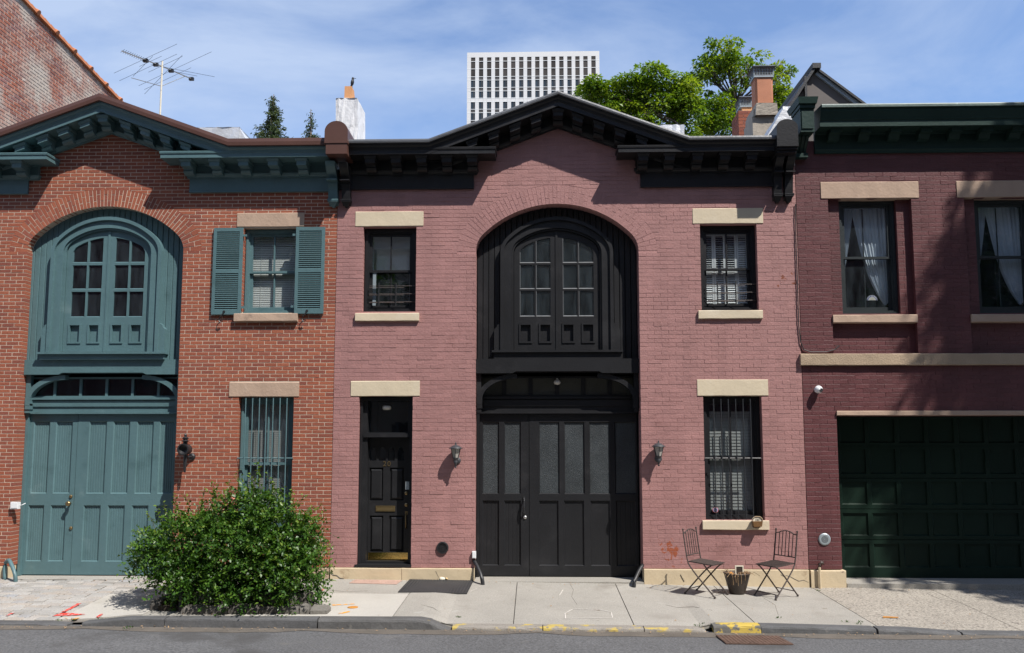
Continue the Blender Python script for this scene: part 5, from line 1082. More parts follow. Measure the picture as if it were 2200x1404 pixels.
local('stand', MB().box(-.05, .05, -.03, .05, -.05, -.0301), 'wood', o)

# ================================================================== CHAIRS AND BUCKET
def chair():
    o = thing('folding_chair', (0, 0, 0), 'rusty black metal folding bistro chair', 'chair', 'bistro chairs under the barred window')
    W = .185; st = MB(); b = [(-W, -.20, .445), (W, -.20, .445), (W, .19, .465), (-W, .19, .465)]; st.hexa(b, [(p[0], p[1], p[2]+.014) for p in b])
    for i in range(9): y = -.19+i*.042; st.tube([(-W+.01, y, .4605+(y+.2)*.051), (W-.01, y, .4605+(y+.2)*.051)], .0035, 4)
    local('seat', st, 'rust_iron', o)
    def S(p):
        p = [Vector(q) for q in p]
        for _ in range(2): p = [p[0]]+[x for i in range(len(p)-1) for x in (p[i]*.75+p[i+1]*.25, p[i]*.25+p[i+1]*.75)]+[p[-1]]
        return p
    for s in (-1, 1):
        local('leg', MB().tube(S([(s*(W+.008), .265, .915), (s*(W+.008), .205, .52), (s*(W+.008), .165, .40), (s*(W+.008), -.235, .012)]), .0105, 6), 'rust_iron', o)
        local('leg', MB().tube(S([(s*(W-.012), -.17, .44), (s*(W-.012), -.10, .40), (s*(W-.012), .25, .012)]), .0105, 6), 'rust_iron', o)
        for fx, fy in ((s*(W+.008), -.235), (s*(W-.012), .25)): local('foot', MB().lathe([(.016, 0), (.017, .02), (.010, .025)], (fx, fy, 0), 8), 'rust_iron', o)
        local('finial', MB().lathe([(.006, .0), (.014, .008), (.014, .018), (.004, .028)], (s*(W+.008), .265, .91), 8), 'rust_iron', o)
    local('stretcher', MB().tube([(-W, -.185, .065), (W, -.185, .065)], .007, 5), 'rust_iron', o); local('stretcher', MB().tube([(-W+.01, .19, .08), (W-.01, .19, .08)], .007, 5), 'rust_iron', o)
    top = [(-W, .258, .872), (-W*.75, .259, .876), (-W*.45, .262, .905), (0, .264, .918), (W*.45, .262, .905), (W*.75, .259, .876), (W, .258, .872)]
    local('top_rail', MB().tube(S(top), .0085, 6), 'rust_iron', o); local('back_rail', MB().tube([(-W, .211, .555), (W, .211, .555)], .008, 5), 'rust_iron', o)
    for i in range(5):
        x = (-.66+.33*i)*W; zt = .918-abs(x/W)**1.5*.065; local('back_bar', MB().tube([(x, .211, .555), (x, .262, zt)], .0065, 5), 'rust_iron', o)
    return o
c1 = chair(); c2 = copy_tree(c1)
c1.location = (2.50, -.72, gz(2.5, -.72)+.002); c1.rotation_euler = (.012, 0, rad(50)); c1['label'] = 'rusty black metal folding chair left of the bucket with its back to the left'
c2.location = (3.50, -.74, gz(3.5, -.74)+.002); c2.rotation_euler = (.02, .012, rad(-57)); c2['label'] = 'rusty black metal folding chair right of the bucket nearest the maroon house'
bx, by = 2.975, -.60; bz = gz(bx, by)+.002
o = thing('bucket_planter', (bx, by, bz), 'dark rusty iron bucket planter with dead stems between the two chairs', 'planter')
mb = MB(); mb.lathe([(.105, 0), (.118, .03), (.15, .14), (.188, .285), (.196, .29), (.196, .30), (.186, .30), (.175, .27)], (0, 0, 0), 24); local('bucket', mb, 'bucket', o, True)
mb = MB(); mb.lathe([(.176, .255), (.08, .268), (.0, .272)], (0, 0, 0), 20, cap=False); local('soil', mb, 'soil', o)
mb = MB(); rnd = random.Random(4)
for i in range(46):
    a, r_ = rnd.uniform(0, 6.28), rnd.uniform(.02, .16); p = Vector((r_*math.cos(a), r_*math.sin(a), .268)); d = Vector((math.cos(a+rnd.uniform(-1, 1)), math.sin(a+rnd.uniform(-1, 1)), 0)); l_ = rnd.uniform(.05, .14)
    mb.tube([p, p+d*l_*.6+Vector((0, 0, .05)), p+d*l_*1.1+Vector((0, 0, rnd.uniform(-.0, .05)))], .003, 4)
for a in (-1.9, -1.75, -1.5, -1.2, -2.1): mb.tube([(.17*math.cos(a), .17*math.sin(a), .285), (.2*math.cos(a), .2*math.sin(a), .305), (.205*math.cos(a), .205*math.sin(a), .27), (.19*math.cos(a+.03), .19*math.sin(a+.03), rnd.uniform(.13, .22))], .0035, 4)
local('dead_stems', mb, 'straw', o)
o = thing('picture_frame', (bx+.035, by-.01, bz+.262), 'small pale picture frame standing in the bucket planter', 'picture frame')
local('frame', MB().plate(rc(-.062, .062, .0, .14), [rc(-.046, .046, .016, .124)], -.008, .008, back=True), 'ivory', o); local('picture', MB().box(-.05, .05, -.001, .003, .012, .128), 'bucket', o)
o = thing('garden_ball', (bx-.10, by-.07, bz+.285), 'small orange plastic lump lying in the bucket planter', 'ornament'); local('lump', MB().lathe([(.006, -.03), (.03, -.015), (.035, .005), (.022, .026), (.004, .034)], (0, 0, 0), 10), 'orange_cap', o, True)

# ================================================================== ROOFTOPS
def rough_block(mb, r, y0, y1, jit, seed, lean=(0, 0), n=5, top_in=0.0):
    """hand-plastered block with uneven faces"""
    x0, x1, z0, z1 = r; rnd = random.Random(seed); nx, nz = n, n+2; ny = max(2, n-2)
    def grid(fn, a, b, flip=False):
        V = [fn(i/a, j/b) for j in range(b+1) for i in range(a+1)]; k = a+1
        F = [(j*k+i, j*k+i+1, (j+1)*k+i+1, (j+1)*k+i) for j in range(b) for i in range(a)]
        mb.add([(p[0]+rnd.uniform(-jit, jit)*.5, p[1]+rnd.uniform(-jit, jit), p[2]+rnd.uniform(-jit, jit)*.5) for p in V], [f[::-1] for f in F] if flip else F)
    L_ = lambda v: lean[0]*v
    T_ = lambda u, v: (u-.5)*-top_in*v
    grid(lambda u, v: (x0+(x1-x0)*u+L_(v)+T_(u, v), y0, z0+(z1-z0)*v), nx, nz)
    grid(lambda u, v: (x1+L_(v)+T_(1, v), y0+(y1-y0)*u, z0+(z1-z0)*v), ny, nz)
    grid(lambda u, v: (x0+L_(v)+T_(0, v), y1-(y1-y0)*u, z0+(z1-z0)*v), ny, nz)
    grid(lambda u, v: (x0+(x1-x0)*u+L_(1)+T_(u, 1), y0+(y1-y0)*v, z1), nx, ny)
    return mb
YC = 2.6
ch = plain('chimney', (X(748, 290, YC), YC, 6.6), red); mb = MB()
rough_block(mb, (X(722, 260, YC), X(774, 260, YC), 6.3, Z(745, 211, YC)), YC, YC+.75, .013, 3, (-.04, 0), 7, .06); mb.build('stack', 'white_render', ch)
mb = MB(); a, b, c, d = rect(741, 187, 757, 213, YC+.2); mb.hexa([(a, YC+.15, c-.02), (b+.02, YC+.15, c-.02), (b+.02, YC+.42, c-.02), (a, YC+.42, c-.02)], [(a, YC+.17, d), (b-.01, YC+.17, d), (b-.01, YC+.40, d), (a, YC+.40, d)]); mb.build('chimney_pot', 'terracotta_pale', ch)
o = thing('bird', (X(755.5, 184, YC+.2), YC+.25, d+.0), 'small black bird perched on the orange chimney pot', 'bird')
pts = [(0, .012), (.02, .03), (.036, .06), (.04, .095), (.034, .13), (.026, .15), (.03, .17), (.026, .19), (.008, .202)]
mb = MB(); mb.lathe([(r_, h) for r_, h in pts], (0, 0, .02), 10); mb.v = [(v[0]*.85+(v[2]-.1)*.12, v[1]*1.0, v[2]) for v in mb.v]
mb.hexa([(-.05, .0, -.03), (-.03, .0, -.03), (-.03, .03, -.03), (-.05, .03, -.03)], [(-.03, -.01, .06), (.0, -.01, .06), (.0, .03, .06), (-.03, .03, .06)])
local('body', mb, 'bird', o, True); local('beak', MB().lathe([(.01, 0), (.001, .035)], (.045, 0, .195), 6, 'X'), 'bird', o); mb = MB(); mb.tube([(.0, -.012, .03), (.0, -.014, -.002)], .004, 4); mb.tube([(.0, .012, .03), (.0, .014, -.002)], .004, 4); local('leg', mb, 'bird', o)
mb = MB(); rough_block(mb, (X(420, 290, 3), X(514, 285, 3), 6.4, Z(470, 274, 3)), 3, 4.2, .012, 5, n=8); mb.hexa([(X(514, 285, 3), 3.02, 6.4), (X(527, 295, 3), 3.02, 6.4), (X(527, 295, 3), 4.2, 6.4), (X(514, 285, 3), 4.2, 6.4)], [(X(513, 285, 3), 3.02, Z(513, 275, 3)), (X(527, 297, 3), 3.02, Z(527, 297, 3)), (X(527, 297, 3), 4.2, Z(527, 297, 3)), (X(513, 285, 3), 4.2, Z(513, 275, 3))]); mb.build('roof_curb', 'silver', red)
mb = MB(); rough_block(mb, (X(1418, 280, 3), X(1470, 280, 3), 6.4, Z(1445, 268, 3)), 3, 4.0, .008, 6, n=6); mb.build('roof_curb', 'silver', pink)
# party wall with silver coping between pink and maroon, stepping up to the back
mb = MB(); zlo = 6.45; ya_, yb2 = .75, 2.9
mb.prism_y([(X(1646, 295, ya_), zlo), (X(1712, 295, ya_), zlo), (X(1712, 240, ya_), Z(1712, 240, ya_)), (X(1681, 236, ya_), Z(1681, 236, ya_)), (X(1650, 290, ya_), Z(1650, 290, ya_))], ya_, yb2-1.2); mb.build('party_wall_coping', 'silver', pink)
mb = MB(); rough_block(mb, (X(1683, 260, 1.2), X(1704, 260, 1.2), 6.5, Z(1694, 229, 1.2)), 1.2, 1.7, .012, 8, n=4); mb.build('party_wall_block', 'silver', pink)
# chimneys on the pink roof
ch = plain('chimney', (X(1640, 290, 3.2), 3.2, 6.6), pink); Y_ = 3.2
mb = MB(); rough_block(mb, (X(1618, 270, Y_), X(1668, 270, Y_), 6.4, Z(1645, 250, Y_)), Y_+.03, Y_+.7, .004, 9, n=6); rough_block(mb, (X(1622, 240, Y_), X(1671, 240, Y_), Z(1645, 249, Y_), Z(1645, 223, Y_)), Y_-.04, Y_+.75, .005, 10, n=6, top_in=.05)
mb.hexa([(X(1600, 290, Y_), Y_+.05, 6.3), (X(1625, 290, Y_), Y_+.05, 6.3), (X(1625, 290, Y_), Y_+.7, 6.3), (X(1600, 290, Y_), Y_+.7, 6.3)], [(X(1621, 235, Y_), Y_+.06, Z(1621, 232, Y_)), (X(1626, 235, Y_), Y_+.06, Z(1626, 232, Y_)), (X(1626, 235, Y_), Y_+.7, Z(1626, 232, Y_)), (X(1621, 235, Y_), Y_+.7, Z(1621, 232, Y_))]); mb.build('stack', 'stone_grey', ch)
a, b, c, d = rect(1622.5, 162, 1661, 223, Y_+.1); mb = MB(); e = .04; w_ = b-a
mb.add([(a+e, Y_+.08, c-.03), (b-e, Y_+.08, c-.03), (b, Y_+.08+e, c-.03), (b, Y_+.38, c-.03), (a, Y_+.38, c-.03), (a, Y_+.08+e, c-.03), (a+e, Y_+.08, d), (b-e, Y_+.08, d), (b, Y_+.08+e, d), (b, Y_+.38, d), (a, Y_+.38, d), (a, Y_+.08+e, d)], [(i, (i+1) % 6, (i+1) % 6+6, i+6) for i in range(6)]+[(6, 7, 8, 9, 10, 11)]); mb.build('chimney_pot', 'terracotta', ch)
def cowl(parent, a, b, z0, z1, y, dep):
    mb = MB(); ov = (b-a)*.10; zt = z1-(z1-z0)*.16
    cg = parent
    mb.hexa([(a-ov, y-.06, zt), (b+ov, y-.06, zt), (b+ov, y+dep+.06, zt), (a-ov, y+dep+.06, zt)], [(a-.0, y-.0, z1), (b+.0, y-.0, z1), (b, y+dep, z1), (a, y+dep, z1)]); mb.build('cap_hood', 'flash', cg)
    mb = MB(); mb.box(a, b, y, y+dep, z0, z0+.035); mb.build('cap_collar', 'greymetal', cg); mb = MB()
    for i in range(8): x = a+.01+(b-a-.02)*i/7; mb.box(x-.003, x+.003, y-.003, y+.003, z0+.03, zt)
    for i in range(5): z = z0+.05+(zt-z0-.07)*i/4; mb.box(a, b, y-.0035, y+.002, z-.0025, z+.0025)
    for yy in np.linspace(y, y+dep, 6):
        mb.box(a-.004, a+.004, yy-.004, yy+.004, z0+.03, zt); mb.box(b-.004, b+.004, yy-.004, yy+.004, z0+.03, zt)
    mb.build('cap_cage', 'greymetal', cg)
cowl(ch, X(1621, 150, Y_), X(1664, 150, Y_), Z(1642, 163, Y_), Z(1642, 138, Y_), Y_+.06, .36)
Y2 = 4.2; ch = plain('chimney', (X(1600, 290, Y2), Y2, 6.6), pink)
a, b, c, d = rect(1587, 238, 1618, 292, Y2); a -= .0; rowh = .076; mb = MB(); mb.box(a+.006, b-.006, Y2+.006, Y2+.6, 6.3, d); mb.build('stack', 'old_mortar', ch); k = 0
for i in range(12):
    z = d-(i+1)*rowh; xs_ = [a, a+(b-a)*(.34 if i % 2 else .62), b]
    for j in range(2): MB().box(xs_[j]+(.004 if j else 0), xs_[j+1]-(.004 if not j else 0), Y2, Y2+.1, z+.005, z+rowh-.005, (k % 10+.5)/10).build('brick', 'red_brick', ch); k += 3
    for j in range(2): MB().box(a-.0, a+.1, Y2+.101+.25*j, Y2+.34+.25*j, z+.005, z+rowh-.005, (k % 10+.5)/10).build('brick', 'red_brick', ch); k += 3
a, b, c, d = rect(1595, 226, 1617, 241, Y2+.1); MB().box(a, b, Y2+.12, Y2+.40, c-.05, d).build('chimney_pot', 'terracotta_pale', ch); MB().box(a-.06, b+.03, Y2+.02, Y2+.5, c-.06, c-.005).build('flaunching', 'silver', ch)
cowl(ch, X(1592, 214, Y2), X(1618, 214, Y2), Z(1605, 226, Y2), Z(1605, 203, Y2), Y2+.1, .34)
# roof hatch house on the maroon building
Yh = 2.4; ap = (X(1752, 150, Yh), Z(1752, 151, Yh)); rt_ = (X(1826, 208, Yh), 6.75); sl_ = (Z(1826, 208, Yh)-ap[1])/(X(1826, 208, Yh)-ap[0])
rx = X(1826, 208, Yh)+.5; rz = ap[1]+sl_*(rx-ap[0]); lx, lz_ = X(1690, 245, Yh), Z(1690, 245, Yh)
bk_ = plain('roof_bulkhead', (ap[0], Yh, 6.9), dark)
MB().prism_y([(lx, 6.3), (rx, 6.3), (rx, rz), ap, (lx, lz_)], Yh, Yh+2.2).build('gable_wall', 'bulkhead', bk_)
def slopebar(p, q, t, y0, y1, mat, nm):
    d = Vector((q[0]-p[0], q[1]-p[1])).normalized(); n_ = Vector((-d.y, d.x))*t; n_ = n_ if n_.y > 0 else -n_
    pl = [(p[0], p[1]), (q[0], q[1]), (q[0]+n_.x, q[1]+n_.y), (p[0]+n_.x, p[1]+n_.y)]
    ar = sum(pl[i][0]*pl[(i+1) % 4][1]-pl[(i+1) % 4][0]*pl[i][1] for i in range(4)); MB().prism_y(pl if ar > 0 else pl[::-1], y0, y1).build(nm, mat, bk_)
slopebar((ap[0]-.02, ap[1]-.10), (rx, rz-.10), .10, Yh-.05, Yh-.002, 'greymetal', 'door_edge'); slopebar((ap[0]-.05, ap[1]+.002), (rx, rz+.002), .04, Yh-.10, Yh+2.2, 'iron', 'hatch_lid'); slopebar((lx, lz_+.002), (ap[0]-.02, ap[1]+.002), .05, Yh-.12, Yh+2.2, 'iron', 'roof_slope')
MB().box(ap[0]-.10, ap[0]+.06, Yh-.14, Yh+2.2, ap[1]-.02, ap[1]+.08).build('ridge', 'iron', bk_); MB().box(X(1729, 190, Yh)-.025, X(1729, 190, Yh)+.02, Yh-.08, Yh-.01, 6.8, Z(1729, 168, Yh)).build('post', 'iron', bk_)
# television aerial
Ya = 3.5; mx_, mt, mbz = X(346.5, 190, Ya), Z(347, 132, Ya), 6.5
an = thing('tv_antenna', (mx_, Ya, mbz), 'old metal television antenna on a pale pole above the teal gable', 'antenna'); A = Vector((mx_, Ya, mbz))
local('pole', MB().tube([(0, 0, 0), (0, 0, mt-mbz)], .018, 7), 'ivory', an)
p0, p1 = Vector((X(262, 110, Ya-1.0), Ya-1.0, Z(262, 110, Ya-1.0)))-A, Vector((X(414, 171, Ya+.9), Ya+.9, Z(414, 171, Ya+.9)))-A
pm = Vector((X(347, 143, Ya), Ya-.02, Z(347, 143, Ya)))-A
local('boom', MB().tube([p0, pm, p1], .013, 6), 'chrome', an)
pd = (p1-p0).normalized(); side = pd.cross(Vector((0, 0, 1))).normalized(); sd = Vector((side.x, side.y, 0)).normalized()
if sd.x < 0: sd = -sd
for i in range(11): p = p0.lerp(p1, .01+.028*i); local('director', MB().tube([p-sd*.05-Vector((0, 0, .015)), p+sd*.05+Vector((0, 0, .03))], .005, 4), 'iron', an)
def el(t, vec, l0, l1, nm='element'):
    p = p0.lerp(p1, t); v = Vector(vec).normalized(); local(nm, MB().tube([p-v*l0, p+v*l1], .0036, 4), 'iron', an)
for t, l0, l1 in ((.28, .65, .75), (.36, .22, .28), (.44, .8, .5), (.52, .28, .5), (.67, .75, .95), (.78, .8, .3)): el(t, (.86, .1, .48), l0, l1)
for t, l0, l1 in ((.52, .2, 1.1), (.63, .75, .45), (.34, .45, .15), (.70, .1, .5)): el(t, (.55, .2, .8) if l0 > .3 else (.95, .2, -.12), l0, l1)
for t in (.31, .45, .67, .98): p = p0.lerp(p1, t); local('insulator', MB().box(p.x-.05, p.x+.05, p.y-.03, p.y+.03, p.z-.035, p.z+.03), 'iron', an)
local('brace', MB().tube([Vector((0, 0, mt-mbz-.55)), p0.lerp(p1, .88)], .008, 4), 'chrome', an); local('brace', MB().tube([Vector((0, 0, mt-mbz-.55)), Vector((-.55, -.2, mt-mbz-.45))], .008, 4), 'chrome', an)

# ================================================================== OLD BRICK NEIGHBOUR (its side wall rises behind the red house)
XW = -10.28
nb_ = thing('old_brick_building', (XW-4, 6, 0), 'tall old brick building with sloping tiled roof edge rising behind the red house', 'building')
def onwall(px, py):
    d = FW+RT*((px-PW/2)/FPX)+UP*((PPY-py)/FPX); t = (XW-CAM.x)/d.x; p = CAM+d*t; return p.y, p.z
(ya, za), (yb_, zb_) = onwall(52, 2), onwall(243, 203); sl = (zb_-za)/(yb_-ya); ytop = lambda y: za+sl*(y-ya)
Y0, Y1 = .4, 15.0
mb = MB(); mb.add([(XW-.006, Y0, 0), (XW-.006, Y1, 0), (XW-.006, Y1, ytop(Y1)), (XW-.006, Y0, ytop(Y0)), (XW-9, Y0, 0), (XW-9, Y1, 0), (XW-9, Y1, ytop(Y1)), (XW-9, Y0, ytop(Y0))], [(0, 1, 2, 3), (4, 0, 3, 7), (1, 5, 6, 2), (3, 2, 6, 7), (5, 4, 7, 6)]); ow = mb.build('side_wall', 'old_mortar', nb_)
place = lambda p: Vector((XW+p[1]*-1.0-.0, p[0], p[2]))
bz0 = 7.2
def oouter(z): return (1.6, min(9.0, (z-za)/sl+ya if z > ytop(9.0) else 9.0))
bricks(ow, 'old_brick', oouter, bz0, ytop(1.6), .074, .222, .017, [], bev=.004, dep=.012, off=.02, tseed=61, place=place)
for i in range(36):
    y = 1.6+i*.23; mb = MB(); z = ytop(y+.12)
    mb.prism_x([(0, 0), (.02, 0), (.02, .01), (0, .01)], 0, .001)
    mb = MB(); mb.hexa([(XW-.3, y, z-.0), (XW+.07, y, z-.03), (XW+.07, y+.25, z-.035+sl*.23), (XW-.3, y+.25, z+sl*.23)], [(XW-.3, y, z+.09), (XW+.06, y, z+.055), (XW+.06, y+.25, z+.035+sl*.23), (XW-.3, y+.25, z+.07+sl*.23)]); mb.build('coping_tile', 'tile', nb_)
    if i % 3 == 0: MB().tube([(XW+.0, y-.02, z+.05), (XW+.085, y-.02, z+.0)], .055, 8).build('coping_roll', 'tile', nb_)

# ================================================================== WHITE TOWER far behind
YT = 151.0; tz = Z(1290, 110, YT); tx0, tx1 = X(1003.5, 150, YT), X(1288, 150, YT); ztl = tz
tw = thing('white_tower', ((tx0+tx1)/2, YT+10, 0), 'white high rise office tower with dark window strips behind the black gable', 'building')
MB().box(tx0+.3, tx1-.3, YT+.41, YT+22, -1, tz-.3).build('core', 'towerd', tw)
nb = 16; pitch_ = (tx1-tx0-1.6)/nb
yrow = lambda py: Z(1145, py, YT)
pxw = [tx0+.35+ (X(1013, 130, YT)-tx0-.35) + i*(X(1281.5, 130, YT)-X(1013+0, 130, YT)-(X(1021, 130, YT)-X(1011.5, 130, YT))*0)/15.0*1.0 for i in range(16)]
bw_ = .93*(X(1021.5, 130, YT)-X(1011.5, 130, YT)); cxs = [X(1016.5+ (1275.0-1016.5)*i/15, 130, YT) for i in range(16)]
prev = tx0
for i in range(17):
    a = tx0 if i == 0 else cxs[i-1]+bw_/2; b = tx1 if i == 16 else cxs[i]-bw_/2; MB().box(a, b, YT, YT+.6, 0, yrow(122.5)).build('pier', 'towerw', tw)
MB().box(tx0, tx1, YT, YT+22, yrow(122.4), tz).build('parapet', 'towerw', tw)
rows = [('louvre_window', 123, 164, 'towerl'), ('spandrel', 164, 171.5, 'towerd'), ('window', 171.5, 187.5, 'towerg'), ('spandrel', 187.5, 195, 'towerd'), ('window', 195, 210, 'towerg'), ('floor_band', 210, 218, 'towerw'), ('window', 218, 234, 'towerg'), ('spandrel', 234, 241.5, 'towerd'), ('window', 241.5, 258, 'towerg'), ('spandrel', 258, 266, 'towerd'), ('window', 266, 282, 'towerg')]
for nm, p, q, mt in rows:
    yy = YT+(.02 if mt == 'towerw' else .10 if mt != 'towerd' else .07); proto = MB().box(-bw_/2+.02, bw_/2-.02, 0, .25, 0, yrow(p)-yrow(q)).mesh(nm, mt)
    for i in range(16):
        wn = link(nm, proto, tw, (cxs[i], yy, yrow(q)))
        if nm == 'window': 
            MB().box(cxs[i]+bw_*.16-.06, cxs[i]+bw_*.16+.06, yy-.06, yy-.001, yrow(q), yrow(p)).build('mullion', 'towerd', wn)
for py_ in (131, 147, 164, 171.5, 187.5, 195, 210, 218, 234, 241.5, 258): MB().box(tx0-.01, tx1+.01, YT-.02, YT+.02, yrow(py_)-.04, yrow(py_)+.04).build('panel_joint', 'white', tw)
sx_ = X(996.8, 150, YT+10)
mb = MB(); mb.add([(sx_-.0, YT+22, 0), (tx0-.001, YT, 0), (tx0-.001, YT, tz), (sx_-.0, YT+22, tz-.0)], [(0, 1, 2, 3)]); mb.add([(sx_, YT+22, tz), (tx0, YT, tz), (tx0+2, YT+22, tz)], [(0, 1, 2)]); mb.build('side_wall', 'towerw', tw)
for nm, p, q, mt in rows:
    if mt == 'towerw': continue
    for f in (.18, .44, .70):
        A_ = Vector((tx0, YT, 0)).lerp(Vector((sx_, YT+22, 0)), f); B_ = Vector((tx0, YT, 0)).lerp(Vector((sx_, YT+22, 0)), f+.16); e = -.05
        MB().add([(B_.x+e, B_.y, yrow(q)), (A_.x+e, A_.y, yrow(q)), (A_.x+e, A_.y, yrow(p)), (B_.x+e, B_.y, yrow(p))], [(0, 1, 2, 3)]).build('side_'+nm, mt, tw)
MB().box(tx0+40-400, tx1+400, YT+60, YT+61, -1, .0).build('podium', 'towerd', tw)

# ================================================================== VEGETATION
def fast_mesh(name, verts, quads, mats, tint=None, tris=False):
    me = bpy.data.meshes.new(name); k = 3 if tris else 4; nf = len(quads)
    me.vertices.add(len(verts)); me.vertices.foreach_set('co', verts.astype(np.float32).ravel())
    me.loops.add(nf*k); me.loops.foreach_set('vertex_index', quads.astype(np.int32).ravel())
    me.polygons.add(nf); me.polygons.foreach_set('loop_start', np.arange(0, nf*k, k, dtype=np.int32)); me.polygons.foreach_set('loop_total', np.full(nf, k, dtype=np.int32))
    me.update(calc_edges=True)
    if tint is not None: me.attributes.new('tint', 'FLOAT', 'FACE').data.foreach_set('value', tint.astype(np.float32))
    me.materials.append(M[mats]); return me
def leaves(pos, dirs, length, width, tint, up_bias=.5):
    """one bent leaf (two quads folded on the midrib) at each position, growing along dirs"""
    n = len(pos); d = dirs/np.linalg.norm(dirs, axis=1, keepdims=True); r = RNG.normal(size=(n, 3)); r[:, 2] += up_bias*2
    s = np.cross(d, r); s /= np.linalg.norm(s, axis=1, keepdims=True)+1e-9; nn = np.cross(s, d)
    L = length*RNG.uniform(.7, 1.25, (n, 1)); W = width*RNG.uniform(.75, 1.2, (n, 1))
    base = pos; mid = pos+d*L*.5+nn*L*.06; tip = pos+d*L-nn*L*.10
    l_ = pos+d*L*.45+s*W*.5+nn*W*.22; r_ = pos+d*L*.45-s*W*.5+nn*W*.22
    V = np.stack([base, l_, tip, r_, mid], 1).reshape(-1, 3); i = np.arange(n)*5
    Q = np.stack([np.stack([i, i+4, i+2, i+1], 1), np.stack([i, i+3, i+2, i+4], 1)], 1).reshape(-1, 4)
    return V, Q, np.repeat(tint, 2)
def unit(n):
    v = RNG.normal(size=(n, 3)); return v/np.linalg.norm(v, axis=1, keepdims=True)
# rose bush in its stone-edged pit
bush = thing('rose_bush', (-4.15, -1.55, gz(-4.15, -1.55)), 'large dense green bush growing in the stone edged pit by the kerb', 'bush')
B0 = Vector((-4.15, -1.55, gz(-4.15, -1.55)))
def bp(px, py, y): return np.array([X(px, py, y), y, Z(px, py, y)])
ell = [(bp(515, 1195, -1.6), (.90, .74, .60)), (bp(600, 1195, -1.65), (.58, .70, .55)), (bp(410, 1180, -1.55), (.70, .62, .42)), (bp(640, 1255, -1.95), (.40, .40, .36)), (bp(345, 1190, -1.5), (.42, .46, .34)), (bp(555, 1125, -1.55), (.48, .45, .38)), (bp(470, 1250, -2.0), (.60, .36, .34)), (bp(648, 1165, -1.55), (.32, .42, .32)), (bp(560, 1262, -2.1), (.5, .34, .32)), (bp(480, 1110, -1.5), (.34, .3, .26)), (bp(395, 1235, -1.95), (.40, .32, .30))]
ell = [(np.array([B0.x+.05+(c[0]-B0.x-.05)*.93, c[1], c[2]]), (r[0]*.9, r[1], r[2])) for c, r in ell]
pos, dr_, tn = [], [], []
NT = 4300
for k in range(NT):
    c, r = ell[RNG.choice(len(ell), p=[.19, .13, .13, .10, .07, .09, .08, .06, .07, .04, .04])]; u = unit(1)[0]
    if u[2] < -.5 and RNG.random() < .6: u[2] *= -1
    rr = RNG.uniform(.66, 1.08); rr *= 1+.10*math.sin(u[0]*9+k%5)*math.sin(u[2]*7); st = c+u*np.array(r)*rr
    n3 = math.sin(st[0]*8.5+1)*math.sin(st[1]*6+.5)+math.sin(st[2]*9.5+st[0]*3.1)
    if n3 < -.35 and RNG.random() < .72: continue
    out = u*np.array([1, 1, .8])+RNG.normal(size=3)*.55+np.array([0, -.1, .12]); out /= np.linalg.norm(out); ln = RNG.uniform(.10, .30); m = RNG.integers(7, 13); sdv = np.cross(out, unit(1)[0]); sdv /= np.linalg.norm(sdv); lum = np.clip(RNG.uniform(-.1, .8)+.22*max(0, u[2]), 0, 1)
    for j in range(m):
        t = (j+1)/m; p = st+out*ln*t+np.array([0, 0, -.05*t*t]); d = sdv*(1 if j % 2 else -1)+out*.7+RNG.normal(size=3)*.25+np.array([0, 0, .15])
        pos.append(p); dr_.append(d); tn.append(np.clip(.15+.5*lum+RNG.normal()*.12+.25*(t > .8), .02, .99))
for k in range(1500):                                   # fill leaves deep inside, in the darker tones
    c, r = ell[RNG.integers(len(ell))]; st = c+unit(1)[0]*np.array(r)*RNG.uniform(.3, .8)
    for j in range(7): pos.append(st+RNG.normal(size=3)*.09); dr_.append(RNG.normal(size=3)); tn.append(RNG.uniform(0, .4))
shoots = []
for (px, py, hx, hy) in [(560, 1085, 553, 992), (548, 1085, 538, 1015), (575, 1085, 588, 1035), (530, 1070, 520, 1025), (600, 1070, 612, 1045), (470, 1085, 455, 1035), (410, 1100, 395, 1062), (360, 1115, 350, 1078), (660, 1110, 690, 1085), (640, 1090, 655, 1062), (500, 1075, 490, 1030), (310, 1150, 282, 1140), (700, 1170, 714, 1180), (545, 1050, 552, 1010), (590, 1055, 575, 1020), (430, 1090, 440, 1052), (385, 1100, 372, 1060), (330, 1130, 316, 1100), (685, 1120, 704, 1110), (620, 1080, 628, 1050), (515, 1060, 508, 1012), (455, 1080, 470, 1040), (300, 1180, 276, 1190), (345, 1120, 335, 1090)]:
    y = RNG.uniform(-1.75, -1.35); a, b = bp(px, py, y), bp(hx, hy, y-.05); shoots.append((a-(b-a)*.5, b))
    n_ = int(np.linalg.norm(b-a)/.016)
    for j in range(n_):
        t = j/n_; p = a+(b-a)*t+RNG.normal(size=3)*.012; pos.append(p); dr_.append(RNG.normal(size=3)*np.array([1, .8, .4])+(b-a)/np.linalg.norm(b-a)*.8); tn.append(np.clip(.75+RNG.normal()*.15, 0, 1))
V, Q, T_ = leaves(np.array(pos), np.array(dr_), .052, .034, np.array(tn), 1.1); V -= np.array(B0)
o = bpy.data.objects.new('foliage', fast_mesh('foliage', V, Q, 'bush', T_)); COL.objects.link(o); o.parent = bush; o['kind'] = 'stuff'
mb = MB(); rnd = random.Random(3)
for i in range(70):
    c, r = ell[rnd.randrange(len(ell))]; u = unit(1)[0]; e = Vector(c+u*np.array(r)*.9)-B0; s_ = Vector((rnd.uniform(-.35, .45), rnd.uniform(-.25, .2), -.02)); m_ = s_.lerp(e, .5)+Vector((rnd.uniform(-.1, .1), rnd.uniform(-.1, .1), .18)); mb.tube([s_, s_.lerp(m_, .6), m_, e], .012, 5, r2=.003)
